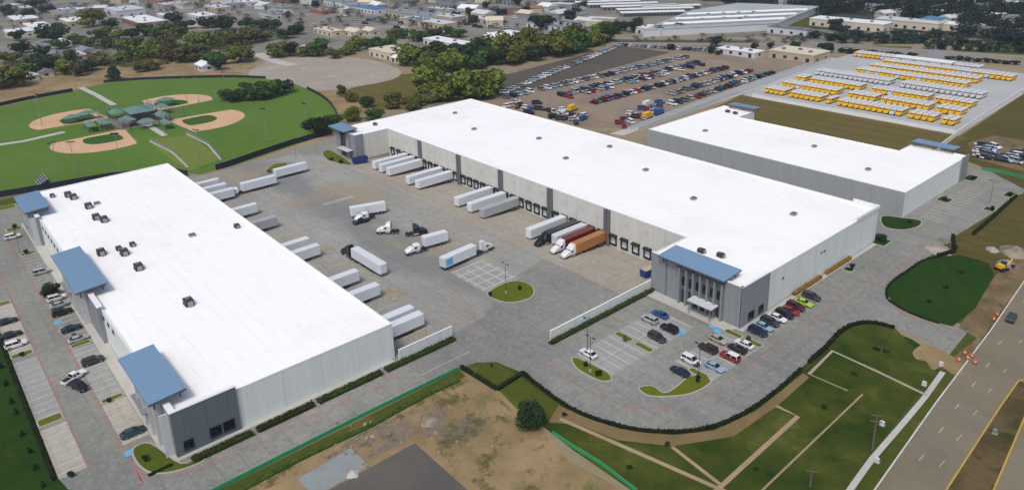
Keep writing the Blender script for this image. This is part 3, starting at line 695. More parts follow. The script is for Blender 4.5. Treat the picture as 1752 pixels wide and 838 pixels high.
# dark office corner
b = MB(); b.box(-136.0, -135.62, 27.5, 40.3, 0, 10.1, 0); b.box(-136.4, -135.55, 27.42, 40.37, 10.1, 10.3, 1); b.build('office_corner', ['wall_dark', 'coping'], LA)
win(LA, -135.61, 29.9, 2.0, 1.9, 2.2, '+x', mull=1); win(LA, -135.61, 35.2, 2.2, 2.3, 2.4, '+x', mull=1); win(LA, -135.61, 37.9, 2.2, 2.3, 2.4, '+x', mull=1)
for c_, xs in (((-292.5, -272.5, 25.0, 32.4), 3), ((-230, -199.8, 24.8, 32.2), 5), ((-160.6, -139.2, 24.9, 32.1), 4)): canopy(LA, *c_, 11.5, cols=xs)
for k in range(26):
    x = -294+k*6.1
    b = MB(); b.box(x, x+3.0, 77.42, 77.75, 1.1, 4.4); b.build('dock_door', 'rubber', LA)
for i, (px, py, kd) in enumerate(((90, 336.5, 's'), (117, 335.5, 'ac'), (126, 339.5, 'ac'), (152, 355, 'ac'), (166, 349, 'hatch'), (165, 374, 'ac'), (178.5, 378, 'ac'), (173.5, 434.5, 'ac'),
                                  (203.5, 427, 's'), (213, 434.5, 'ac'), (227, 420, 's'), (237.5, 459.5, 'ac'), (329, 403.5, 'hatch'), (323, 520, 'ac'), (405.5, 388.5, 's'))):
    x, y = G(px, py, HA-.3)
    lb = ['small dark unit near the far blue canopy', 'dark unit of the far pair, farther one', 'dark unit of the far pair, nearer one', 'dark unit beside the grey vent on the near warehouse roof',
          'grey vent hatch beside a dark unit on the near warehouse roof', 'left unit of the close pair beyond the middle canopy', 'right unit of the close pair beyond the middle canopy', 'dark unit just inside the middle blue canopy',
          'small dark unit between two larger ones beyond the middle canopy', 'dark unit touching the small one beyond the middle canopy', 'tiny unit standing apart near the middle canopy units', 'large dark unit on the open roof beside the middle canopy',
          'lone grey vent hatch halfway across the near warehouse roof', 'lone dark unit on the empty nearest part of the roof', 'tiny dark unit near the truck court edge of the roof'][i]
    rooftop_unit(x, y, HA-.38, kd, lb)

# ---- long warehouse
LC = empty('warehouse', (0, 0, 0), label='longest white roofed warehouse with a row of truck docks facing the court', cat='warehouse')
oC = [(-290.5, 146.3), (-274.2, 146.3), (-274.2, 162.0), (-115.8, 162.0), (-115.8, 147.6), (-88.2, 147.6), (-88.2, 220.5), (-290.5, 220.5)]
HC = 10.9
walls(oC, {2: RD, 1: RD, 3: RD}, HC, {0: 'wall_mid', 1: 'wall_dock', 2: 'wall_dock', 3: 'wall_mid', 4: 'wall_mid'}, LC)
roof_slab('roof', oC, HC, LC)
b = MB(); b.box(-88.6, -87.95, 206, 220.8, HC+.025, HC+1.0, 0); b.box(-96, -88.6, 220.2, 220.8, HC+.025, HC+1.0, 0); b.build('raised_parapet', 'coping', LC)
for x in (-249.3, -222.7, -197.3, -171.3, -145.4):
    b = MB(); b.box(x-1.15, x-.25, 161.45, 161.99, RD, HC-.2); b.box(x+.25, x+1.15, 161.45, 161.99, RD, HC-.2); b.box(x-.25, x+.25, 161.7, 161.99, RD, HC-.2); b.build('pilaster', 'pilaster', LC)
    b = MB(); b.cyl((x-1.6, 161.8, RD), (x-1.6, 161.8, HC-.6), .11); b.build('downpipe', 'galv', LC)
xs = []
edges = [-273.5, -249.3, -222.7, -197.3, -171.3, -145.4, -117.5]
for a, c in zip(edges[:-1], edges[1:]):
    n = 6 if c-a > 25 else 5
    for k in range(n): xs.append(a+2.6+(c-a-5.2)*(k+.0)/(n-1)+0)
for x in xs:
    b = MB()
    b.box(x-1.3, x-1.08, 161.45, 161.99, 0, 2.45); b.box(x+1.08, x+1.3, 161.45, 161.99, 0, 2.45)
    b.loft([[(x-1.45, 161.99, 2.45), (x+1.45, 161.99, 2.45), (x+1.45, 161.99, 3.15), (x-1.45, 161.99, 3.15)], [(x-1.45, 160.95, 2.45), (x+1.45, 160.95, 2.45), (x+1.45, 160.95, 2.75), (x-1.45, 160.95, 2.75)]])
    b.box(x-1.1, x+1.1, 161.7, 161.99, -.62, -.05); b.box(x-1.4, x-1.15, 161.55, 161.99, -.5, -.03); b.box(x+1.15, x+1.4, 161.55, 161.99, -.5, -.03)
    f = b.build('dock_door', 'rubber', LC)
    d = MB(); d.box(x-1.07, x+1.07, 161.9, 161.985, -.04, 2.44)
    for k in range(1, 4): d.box(x-1.07, x+1.07, 161.88, 161.9, -.04+k*.62, .0+k*.62)
    d.build('door_panel', 'white', f)
for i in range(6):
    a, c = edges[i], edges[i+1]
    for k in range(3): win(LC, a+(c-a)*(k+.75)/3.5+1.2, 161.985, 7.7, 1.7, 1.5, '-y', 'offwhite', 'frame_lt', mull=0)
# office block at the near end
for xa, xb, mt in ((-115.9, -110.9, 'wall_mid'), (-110.6, -106.8, 'wall_mid'), (-92.9, -88.0, 'wall_mid')):
    b = MB(); b.box(xa, xb, 147.0, 147.59, 0, HC+.35); b.build('facade_panel', mt, LC)
    b = MB(); b.box(xa-.05, xb+.05, 146.94, 147.7, HC+.35, HC+.5); b.build('bay_coping', 'coping', LC)
g = MB(); g.box(-106.75, -92.95, 147.3, 147.58, 0, 10.6); g.build('glass_front', 'glass_teal', LC)
for k in range(7):
    x = -106.2+k*2.15
    b = MB(); b.box(x-.22, x+.22, 146.2, 147.29, 0, 10.4); b.build('fin', 'wall_mid', LC)
for z, hh in ((4.1, .9), (7.9, 2.6)):
    b = MB(); b.box(-106.75, -92.95, 147.1, 147.29, z, z+hh); b.build('spandrel', 'wall_dark', LC)
for k in range(6):
    win(LC, -105.1+k*2.15, 147.28, 6.4, 1.6, 1.9, '-y', 'glass', mull=0)
b = MB(); b.box(-101.5, -94.2, 143.6, 146.9, 3.7, 4.0); b.build('door_canopy', 'offwhite', LC)
for x in (-101, -94.7):
    b = MB(); b.cyl((x, 143.9, 0), (x, 143.9, 3.7), .14); b.build('canopy_post', 'galv', LC)
canopy(LC, -112.6, -92.2, 145.4, 153.0, 12.0, tilt=.5, cols=5)
b = MB(); b.box(-88.19, -87.85, 147.0, 159.4, 0, HC+.35, 0); b.box(-88.5, -87.8, 146.95, 159.45, HC+.35, HC+.5, 1); b.build('office_corner', ['wall_mid', 'coping'], LC)
win(LC, -87.84, 151.5, 2.1, 2.6, 2.2, '+x', mull=1); win(LC, -87.84, 156, 2.1, 2.2, 2.2, '+x', mull=1)
for y, z in ((166, 6.6), (186, 7.2), (187.6, 7.2)):
    b = MB(); b.box(-88.19, -88.05, y, y+.8, z, z+.6); b.build('louvre', 'acgrey', LC)
# office tower at the far end
b = MB(); b.box(-290.8, -287.4, 145.6, 146.29, 0, HC+.5); b.box(-282.5, -279.5, 145.6, 146.29, 0, HC+.5); b.build('facade_panel', 'wall_mid', LC)
g = MB(); g.box(-287.4, -282.5, 146.0, 146.29, 0, 10.4); g.build('glass_front', 'glass', LC)
b = MB(); b.box(-274.19, -273.9, 145.6, 149.5, 0, HC+.3); b.build('office_corner', 'wall_mid', LC)
canopy(LC, -293.5, -279.5, 143.6, 150.2, 12.0, tilt=.4, cols=3)
b = MB(); b.box(-286, -277, 143, 145.9, 3.7, 4.0); b.build('door_canopy', 'offwhite', LC)
hl = ['far left corner', 'far quarter', 'left of centre', 'middle', 'back edge', 'right of centre', 'near half', 'near right end']
for i, (px, py) in enumerate(((778.5, 194.5), (811, 222), (922, 238), (968, 272), (1043, 252), (1104.5, 292), (1186.5, 341), (1357.5, 367.5))):
    x, y = G(px, py, HC-.3); rooftop_unit(x, y, HC-.38, 'hatch', 'small grey vent hatch on the long warehouse roof, '+hl[i])
for i, (px, py) in enumerate(((1200, 431), (1233, 438.5))):
    x, y = G(px, py, HC-.3); rooftop_unit(x, y, HC-.38, 's', ['smaller', 'larger'][i]+' dark unit on the roof just behind the near blue canopy')
x, y = G(642, 214, HC-.3); rooftop_unit(x, y, HC-.38, 's', 'dark unit on the far office roof of the long warehouse')

# ---- rear warehouse
LB = empty('warehouse', (0, 0, 0), label='rear white roofed warehouse beside the brown field and bus yard', cat='warehouse')
oB = [(-197, 244.8), (-90.2, 244.8), (-90.2, 298.6), (-110.4, 298.6), (-110.4, 287.6), (-180.5, 287.6), (-180.5, 300.5), (-197, 300.5)]
HB = 8.9
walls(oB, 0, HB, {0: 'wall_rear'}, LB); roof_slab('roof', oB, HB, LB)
b = MB(); b.box(-90.19, -89.8, 292.5, 298.9, 0, HB+.6); b.build('office_corner', 'wall_mid', LB)
for y in (290.5,):
    b = MB(); b.box(-90.19, -90.0, y, y+.5, 0, HB); b.build('downpipe', 'offwhite', LB)
canopy(LB, -110, -94.5, 297, 303.5, 10.6, tilt=-.3, cols=3); canopy(LB, -193.5, -179.5, 298.5, 304.5, 10.6, tilt=-.3, cols=3)
for k in range(22):
    b = MB(); b.box(-178+k*3.1, -176.4+k*3.1, 287.61, 287.9, 1.1, 3.9); b.build('dock_door', 'rubber', LB)
for i, (px, py) in enumerate(((1206.5, 225), (1393, 251.5), (1485, 291), (1245, 192), (1258, 195))):
    x, y = G(px, py, HB-.3); rooftop_unit(x, y, HB-.38, 'hatch' if i < 3 else 's', ['grey vent hatch near the far end of the rear warehouse roof', 'grey vent hatch in the middle of the rear warehouse roof', 'grey vent hatch near the close corner of the rear warehouse roof',
        'left small unit by the far canopy of the rear warehouse', 'right small unit by the far canopy of the rear warehouse'][i])

# ---- screen walls, hedges, fences
def wall_thing(p0, p1, h, t, label, z0=0):
    r = empty('screen_wall', (p0[0], p0[1], 0), label=label, cat='wall')
    d = Vector(p1)-Vector(p0); n = Vector((-d.y, d.x)).normalized()*t/2
    def q(p, s): return (p[0]-p0[0]+n.x*s, p[1]-p0[1]+n.y*s)
    b = MB(); a, c, e, f = q(p0, -1), q(p1, -1), q(p1, 1), q(p0, 1)
    b.loft([[(*a, z0), (*c, z0), (*e, z0), (*f, z0)], [(*a, h), (*c, h), (*e, h), (*f, h)]]); b.build('panel', 'wall', r)
    a, c, e, f = q(p0, -1.3), q(p1, -1.3), q(p1, 1.3), q(p0, 1.3)
    b = MB(); b.loft([[(*a, h), (*c, h), (*e, h), (*f, h)], [(*a, h+.12), (*c, h+.12), (*e, h+.12), (*f, h+.12)]]); b.build('coping', 'coping', r)
wall_thing((-116.1, 109.2), (-116.1, 147.4), 2.7, .3, 'pale concrete screen wall between the truck court and the front parking', RD)
wall_thing((-134.4, 77.6), (-134.4, 93), 2.7, .3, 'pale concrete screen wall at the near end of the left docks')

import random as _rd
def leaf_quads(b, rnd, c, r, n, s, m=0, squash=1.0, flat=0.0):
    """n small leaf cards spread through an ellipsoid, denser near its surface"""
    for _ in range(n):
        while True:
            v = Vector((rnd.uniform(-1, 1), rnd.uniform(-1, 1), rnd.uniform(-1, 1)))
            if .05 < v.length <= 1: break
        v = v.normalized()*(v.length**.45)
        p = Vector((c[0]+v.x*r[0], c[1]+v.y*r[1], c[2]+v.z*r[2]))
        nn = (v+Vector((rnd.uniform(-1, 1), rnd.uniform(-1, 1), rnd.uniform(-.4, 1.2)))*.8).normalized()
        u = nn.orthogonal().normalized(); w = nn.cross(u); a = rnd.uniform(0, 6.28); u2 = u*math.cos(a)+w*math.sin(a); w2 = nn.cross(u2); k = s*rnd.uniform(.6, 1.3)
        b.add([p-u2*k-w2*k*.6, p+u2*k-w2*k*.5, p+u2*k*.8+w2*k*.7, p-u2*k*.7+w2*k*.6], [(0, 1, 2, 3)], m)
def hedge(pts, w, h, label, mat='leaf_hedge', s=.22, dens=16, group=None, name='hedge', cat='hedge'):
    """clipped row: dense leaf cards through a long box, wobbling outline, and a woody core"""
    r = _rd.Random(hash((round(pts[0][0], 1), len(pts))) & 0xffff if False else int(abs(pts[0][0]*31+pts[0][1]*17)))
    ox, oy = pts[0]; b = MB()
    L = [Vector((p[0]-ox, p[1]-oy)) for p in pts]
    for i in range(len(L)-1):
        a, c = L[i], L[i+1]; d = (c-a).length; t = (c-a)/d if d else Vector((1, 0)); nrm = Vector((-t.y, t.x))
        core = [(a-nrm*w*.42), (c-nrm*w*.42), (c+nrm*w*.42), (a+nrm*w*.42)]
        b.loft([[(q.x, q.y, 0) for q in core], [(q.x, q.y, h*.82) for q in core]])
        n = int(d*dens*w*2.4)
        for _ in range(n):
            u = r.uniform(-.02*d, 1.02*d); v = r.uniform(-1, 1); z = r.uniform(0, 1)**.55*h*(1+.05*math.sin(u*1.1+a.x)+.04*math.sin(u*2.9))
            p = a+t*u+nrm*v*w*.5*(1+.05*math.sin(u*1.7)); k = s*.6*r.uniform(.6, 1.5)
            nn = Vector((r.uniform(-1, 1), r.uniform(-1, 1), r.uniform(0, 1.3))).normalized(); e = nn.orthogonal().normalized()*k; f = nn.cross(e)
            q = Vector((p.x, p.y, z)); b.add([q-e-f, q+e-f, q+e+f, q-e+f], [(0, 1, 2, 3)])
    o = b.build(name, mat, loc=(ox, oy, 0)); return tag(o, label, cat, group)
for i, (a, c) in enumerate((((-132.6, 29.5), (-132.6, 41.2)), ((-132.6, 42.5), (-132.6, 54.6)), ((-132.6, 56), (-132.6, 71.5)), ((-132.6, 73), (-132.6, 92)))):
    hedge([a, c], 1.7, .9, ['clipped hedge along the dark office corner of the near warehouse', 'clipped hedge second from the dark office corner', 'clipped hedge third from the dark office corner', 'clipped hedge in front of the pale screen wall by the left docks'][i], 'leaf_hedgegreen')
hedge([(-114.9, 108.6), (-114.9, 146.6)], 1.3, .9, 'long clipped hedge along the screen wall of the front parking', 'leaf_hedgegreen')
ol = [G(*p) for p in ((893, 638), (950, 683), (1000, 711), (1060, 730), (1105, 738), (1150, 740), (1185, 738), (1220, 731), (1256, 717), (1290, 698), (1330, 669), (1370, 633))]
hedge(smooth(ol, False, 3), .75, .7, 'long dark hedge curving round the bend of the drive', 'leaf_hedge')
hedge(smooth(P((1384, 621), (1412, 596), (1436, 571), (1456, 558), (1480, 553), (1502, 555), (1530, 562)), False, 3), .9, .8, 'dark hedge leading up to the site entrance', 'leaf_hedge')
hedge(P((790, 630), (850, 667)), .9, .9, 'short dark hedge along the dirt lot corner', 'leaf_hedge')
hedge(P((852, 667), (894, 640)), .9, .9, 'short dark hedge climbing back from the dirt lot corner to the drive', 'leaf_hedge')
hedge(smooth(P((1518, 512), (1517, 496), (1528, 481), (1550, 466), (1578, 447), (1604, 440)), False, 3), .5, .55, 'dark hedge along the left edge of the dark green lawn', 'leaf_hedge')
hedge(smooth(P((1520, 514), (1545, 530), (1580, 545), (1606, 553)), False, 3), .45, .45, 'low dark hedge on the entrance side of the dark green lawn', 'leaf_hedge')
hedge(P((1604, 440), (1632, 432), (1630, 405)), .9, 1.2, 'dark hedge turning the corner by the pale soil heap', 'leaf_hedge')
hedge(P((1665, 402), (1700, 372), (1738, 337)), .9, 1.0, 'dark hedge bordering the rear parking on the road side', 'leaf_hedge')
hedge([(-87.4, 171.5), (-87.4, 186)], .9, 1.1, 'rust orange shrub row, longer one along the long warehouse wall', 'leaf_orangebush' if False else M['orangebush'])
hedge([(-87.4, 189), (-87.4, 203)], .9, 1.1, 'rust orange shrub row, farther one along the long warehouse wall', M['orangebush'])
hedge([(-134.2, 26.0), (-134.3, 21.8)], .5, .6, 'dark low hedge beside the corner lawn of the near warehouse', 'leaf_hedge')
hedge([(-146, 8.0), (-200, 8.1), (-232, 8.1)], .7, .7, 'low dark hedge between the left parking and the lawn', 'leaf_hedge', dens=10)
hedge([(-118.6, 31), (-118.9, 46), (-118.2, 60), (-118.8, 74), (-118.4, 83)], 1.1, .5, 'ragged weeds growing behind the green silt fence', 'leaf_green', dens=5, name='weed_row', cat='weeds')

def fence(pts, h, mat, label, post='steel', step=3.0, name='fence', cat='fence', t=.03, z0=.0, step_posts=True):
    r = empty(name, (pts[0][0], pts[0][1], 0), label=label, cat=cat); ox, oy = pts[0]
    b = MB(); c = MB()
    for i in range(len(pts)-1):
        a, q = Vector(pts[i])-Vector((ox, oy)), Vector(pts[i+1])-Vector((ox, oy)); d = q-a; L = d.length
        if L < .01: continue
        n = Vector((-d.y, d.x))/L*t
        b.loft([[(a.x-n.x, a.y-n.y, z0), (q.x-n.x, q.y-n.y, z0), (q.x+n.x, q.y+n.y, z0), (a.x+n.x, a.y+n.y, z0)], [(a.x-n.x, a.y-n.y, h), (q.x-n.x, q.y-n.y, h), (q.x+n.x, q.y+n.y, h), (a.x+n.x, a.y+n.y, h)]])
        k = 0
        while k*step < L:
            p = a+d*(k*step/L); c.cyl((p.x, p.y, 0), (p.x, p.y, h+.15), .06, n=5); k += 1
    b.build('screen', mat, r); cp = c.build('fence_posts', post, r); cp['kind'] = 'stuff'
    return r
fence(smooth(P((-60, 196), (0, 182), (60, 169), (125, 157)), False, 3), 2.2, 'fence_black', 'black windscreen fence of the ball park on its far left side')
fence(smooth(P((178, 142), (240, 137), (330, 134), (400, 133), (455, 135)), False, 3), 1.7, 'fence_black', 'dark windscreen fence of the ball park below the houses')
fence(smooth(P((525, 153), (548, 165), (568, 182), (578, 205), (572, 224)), False, 3), 1.9, 'fence_black', 'dark curved windscreen fence beside the gravel lot')
fence([(-319.5, 158), (-316.2, 136), (-311, 117.5), (-306, 102), (-305.4, 97)], 2.6, 'fence_black', 'black windscreen fence between the ball park and the truck court')
fence([(-306.5, 86), (-316, 82), (-327, 62), (-333, 30), (-340, 0), (-346, -40)], 2.4, 'fence_black', 'black windscreen fence beyond the far end of the near warehouse')
fence([(-372, 90), (-345, 92), (-318, 90)], 1.5, 'galv', 'low grey chain fence on the left of the pale practice lawn', 'galv', t=.02)
fence([(-372, 107), (-345, 108), (-318, 104)], 1.5, 'galv', 'low grey chain fence on the right of the pale practice lawn', 'galv', t=.02)
fence([(-121.7, 28), (-122.0, 60), (-121.7, 85.4)], .9, 'silt', 'green silt fence along the near drive', 'pole', name='silt_fence', t=.1)
fence(P((1090, 842), (1030, 796), (978, 764), (945, 742)), .8, 'silt', 'green silt fence crossing the basin lawn', 'pole', name='silt_fence', t=.1)
fence(P((1680, 291), (1716, 297), (1775, 312)), 1.2, 'silt', 'green silt fence below the junk yard', 'pole', name='silt_fence', t=.12)
fence([(-110.2, 326), (-114.4, 375), (-117.6, 449), (-119, 480)], 2.2, 'coping', 'white wall along the right side of the bus yard', 'galv', name='boundary_fence', t=.15, step=12)
fence([(-216, 355.6), (-160, 356), (-114, 356)], 1.8, 'coping', 'white fence between the brown field and the bus yard', 'galv', name='boundary_fence', t=.1, step=12)
fence([(-216.8, 262), (-224, 350), (-230, 440), (-233, 476)], 2.4, 'offwhite', 'long pale fence on the bus yard side of the lane', 'galv', name='boundary_fence', t=.1, step=12)
fence([(-221.5, 262), (-229, 350), (-235, 440), (-238, 476)], 2.0, 'offwhite', 'long pale fence on the auction yard side of the lane', 'galv', name='boundary_fence', t=.1, step=12)

# ================================================================== VEHICLES
def ring(x, hw, z0, z1, ch=.12):
    return [(x, -hw+ch, z0), (x, -hw, z0+ch), (x, -hw, z1-ch), (x, -hw+ch, z1), (x, hw-ch, z1), (x, hw, z1-ch), (x, hw, z0+ch), (x, hw-ch, z0)]
CARS = {
 'sedan': dict(body=[(-2.38, .74, .42, .86), (-2.2, .86, .28, .98), (-1.4, .91, .24, 1.02), (0, .92, .22, 1.0), (1.1, .91, .24, .96), (2.05, .85, .28, .82), (2.38, .68, .40, .68)],
               gh=(-1.95, 1.15, -1.15, .25, .84, .63, .95, 1.44), wb=1.4, r=.33),
 'suv': dict(body=[(-2.4, .84, .42, 1.02), (-2.3, .92, .30, 1.14), (-1.4, .96, .26, 1.16), (0, .96, .25, 1.14), (1.2, .95, .26, 1.10), (2.15, .90, .32, 1.0), (2.42, .76, .44, .84)],
             gh=(-2.3, 1.25, -2.0, .45, .88, .74, 1.10, 1.76), wb=1.45, r=.38),
 'pickup': dict(body=[(-2.9, .90, .5, 1.10), (-2.8, .96, .42, 1.12), (-.7, .98, .36, 1.12), (.3, .98, .34, 1.14), (1.3, .97, .34, 1.14), (2.5, .92, .38, 1.08), (2.85, .80, .48, .92)],
                gh=(-.85, 1.3, -.6, .6, .90, .74, 1.10, 1.84), wb=1.8, r=.42),
 'van': dict(body=[(-2.6, .92, .4, 1.3), (-2.5, .98, .32, 1.4), (-1, 1.0, .3, 1.4), (1.2, .99, .3, 1.3), (2.1, .95, .32, 1.1), (2.6, .80, .44, .92)],
             gh=(-2.5, 1.9, -2.35, 1.0, .92, .82, 1.2, 2.1), wb=1.6, r=.37)}
def car_bits(kind):
    d = CARS[kind]; body = MB(); body.loft([ring(*r) for r in d['body']])
    x0, x1, t0, t1, hb, ht, zb, zt = d['gh']
    gl = MB(); gl.loft([[(x0, -hb, zb), (x1, -hb, zb-.03), (x1, hb, zb-.03), (x0, hb, zb)], [(t0, -ht, zt), (t1, -ht, zt), (t1, ht, zt), (t0, ht, zt)]])
    rf = MB(); rf.loft([[(t0-.06, -ht-.03, zt-.02), (t1+.04, -ht-.03, zt-.02), (t1+.04, ht+.03, zt-.02), (t0-.06, ht+.03, zt-.02)], [(t0+.05, -ht+.08, zt+.05), (t1-.08, -ht+.08, zt+.05), (t1-.08, ht-.08, zt+.05), (t0+.05, ht-.08, zt+.05)]])
    for sy in (-1, 1):                               # pillars
        for xb, xt in ((x0+.04, t0), (x1-.1, t1-.02), ((x0+x1)/2-.1, (t0+t1)/2)):
            a, c = (xb, sy*(hb+.01), zb), (xt, sy*(ht+.01), zt)
            rf.loft([[(a[0]-.05, a[1]-.02, a[2]), (a[0]+.05, a[1]-.02, a[2]), (a[0]+.05, a[1]+.02, a[2]), (a[0]-.05, a[1]+.02, a[2])], [(c[0]-.05, c[1]-.02, c[2]), (c[0]+.05, c[1]-.02, c[2]), (c[0]+.05, c[1]+.02, c[2]), (c[0]-.05, c[1]+.02, c[2])]])
    bed = MB()
    if kind == 'pickup': bed.box(-2.7, -.95, -.78, .78, 1.02, 1.135)
    wh = []
    hw = max(r[1] for r in d['body'])
    for sx in (-1, 1):
        for sy in (-1, 1):
            w = MB(); w.cyl((sx*d['wb'], sy*(hw-.2), d['r']), (sx*d['wb'], sy*(hw+.02), d['r']), d['r'], n=12, m=0); w.cyl((sx*d['wb'], sy*(hw+.02), d['r']), (sx*d['wb'], sy*(hw+.035), d['r']), d['r']*.6, n=10, m=1); wh.append(w)
    xf = d['body'][-1][0]; xb = d['body'][0][0]; zf = d['body'][-1][3]; zr = d['body'][0][3]; wf = d['body'][-1][1]; wr = d['body'][0][1]
    li = []
    for sy in (-1, 1):
        h = MB(); h.box(xf-.12, xf+.02, min(sy*wf*.55, sy*wf*.98), max(sy*wf*.55, sy*wf*.98), zf-.20, zf-.05); li.append(('headlight', h, 'lens'))
        t = MB(); t.box(xb-.02, xb+.1, min(sy*wr*.6, sy*wr*.98), max(sy*wr*.6, sy*wr*.98), zr-.26, zr-.06); li.append(('taillight', t, 'redlight'))
    return body, gl, rf, bed, wh, li
NEAR = {}
def near_car(kind, colour, x, y, rot, label, group, roof=None, name=None):
    key = (kind, colour, roof); loc = (x, y, .05)
    if key in NEAR:
        return copy_tree(NEAR[key], loc, rot, label, group)
    body, gl, rf, bed, wh, li = car_bits(kind)
    t = empty(name or ('parked_pickup' if kind == 'pickup' else 'parked_car'), loc, rot, label=label, cat='pickup' if kind == 'pickup' else 'car', group=group)
    body.build('body', 'car_'+colour, t); gl.build('windows', 'glass', t)['kind'] = 'stuff'; rf.build('roof', 'car_'+(roof or colour), t)
    if kind == 'pickup': bed.build('cargo_bed', 'rubber', t)
    for w in wh: w.build('wheel', ['rubber', 'galv'], t)
    for n_, m_, mt in li: m_.build(n_, mt, t)
    NEAR[key] = t; kids(t); return t
FAR = {}
def far_car(kind, colour, x, y, rot, label, group, z=.05):
    key = (kind, colour)
    if key not in FAR:
        body, gl, rf, bed, wh, li = car_bits(kind); b = MB()
        for src, mi in ((body, 0), (rf, 0), (gl, 1), (bed, 2))+tuple((w, 2) for w in wh): b.add(src.v, src.f, mi)
        o = b.build('parked_pickup' if kind == 'pickup' else 'parked_car', ['car_'+colour, 'glass', 'rubber']); FAR[key] = o
    else:
        o = FAR[key].copy(); COL.objects.link(o)
    o.location = (x, y, z); o.rotation_euler = (0, 0, rot); return tag(o, label, 'pickup' if kind == 'pickup' else 'car', group)
GL, GR, GS = 'cars parked beside the near warehouse', 'cars in the front parking of the long warehouse', 'cars along the side wall of the long warehouse'
for px, py, kd, co, rt, lb in (
    (72, 468, 'suv', 'silver', 90, 'silver car parked alone beside the middle blue canopy'), (98, 513, 'suv', 'white', 90, 'white car next to the dark tree on the left parking'),
    (103, 524, 'sedan', 'silver', 90, 'silver car between the white car and the black one, left parking'), (107, 538, 'suv', 'black', 90, 'black car just above the first blue bay marking, left parking'),
    (123, 565, 'sedan', 'navy', 90, 'dark navy car beside the blue bay marking near the warehouse'), (135, 583, 'sedan', 'silver', 90, 'silver car next to the dark navy one by the warehouse wall'),
    (160, 621, 'suv', 'charcoal', 90, 'charcoal car with pale bonnet parked by the nearest canopy'), (228, 743, 'sedan', 'teal', 90, 'dark teal car alone at the corner of the near warehouse'),
    (128, 649, 'pickup', 'white', 115, 'white pickup standing in the left parking aisle'), (137, 665, 'suv', 'black', 20, 'black car right behind the white pickup in the aisle'),
    (13, 553, 'sedan', 'black', 90, 'farther black car in the outer left bay row'), (20, 576, 'sedan', 'black', 90, 'nearer black car in the outer left bay row'),
    (28, 593, 'suv', 'white', 90, 'white car closing the outer left bay row'), (22, 408, 'suv', 'white', 90, 'white car far up the left parking near the far canopy')):
    x, y = G(px, py); near_car(kd, co, x, y, R_(rt), lb, GL)
for px, py, kd, co, rt, lb, rf in (
    (1129, 541, 'sedan', 'blue', 0, 'bright blue car at the head of the front parking', None), (1111, 550, 'suv', 'silver', 0, 'silver car behind the bright blue one', None),
    (1145, 566, 'suv', 'black', 0, 'larger black car nearest the office entrance', None), (1124, 581, 'suv', 'charcoal', 0, 'charcoal car below the two planted strips', None),
    (1007, 608, 'sedan', 'white', 0, 'white car alone beside the planted island at the lot edge', None), (1228, 584, 'sedan', 'beige', 0, 'beige car next to the brown black car', None),
    (1211, 600, 'suv', 'brown', 0, 'brown black car between the beige and the white car', None), (1182, 620, 'suv', 'white', 0, 'white car beside the young tree of the crescent island', None),
    (1163, 639, 'sedan', 'navy', 0, 'navy car nearest the crescent shaped island', None), (1222, 631, 'sedan', 'light blue', 0, 'light blue car beside the red one', None),
    (1249, 614, 'suv', 'red', 0, 'dark red car with pale roof in the front parking', 'white'), (1261, 600, 'sedan', 'black', 0, 'black car behind the red one with pale roof', None),
    (1273, 592, 'sedan', 'white', 0, 'white car below the olive island by the office corner', None)):
    x, y = G(px, py); near_car(kd, co, x, y, R_(rt+180*(px % 2)), lb, GR, rf)
for px, py, kd, co, lb in ((1296, 571, 'suv', 'navy', 'navy car nearest the office corner, first along the wall'), (1306, 562, 'sedan', 'light blue', 'light blue car second along the wall'),
    (1317, 554, 'suv', 'charcoal', 'charcoal car third along the wall'), (1330, 547, 'sedan', 'white', 'white car in the middle of the wall row'), (1342, 541, 'suv', 'black', 'black car between the white and the red one by the wall'),
    (1352, 535, 'sedan', 'red', 'red car before the maroon one by the wall'), (1361, 528, 'suv', 'maroon', 'maroon car next to the lime one by the wall'), (1375, 521, 'sedan', 'lime', 'lime green car by the wall of the long warehouse'),
    (1388, 511, 'suv', 'charcoal', 'charcoal car last in the wall row beyond the lime one')):
    x, y = G(px, py); near_car(kd, co, x, y, R_(0), lb, GS)
x, y = G(1730, 547); near_car('suv', 'charcoal', x, y, R_(97), 'dark car driving on the main road at the right', None, name='driving_car')
x, y = G(1740, 760); near_car('sedan', 'white', x+1, y+6, R_(-84), 'white car on the far carriageway at the lower right', None, name='driving_car') if False else None

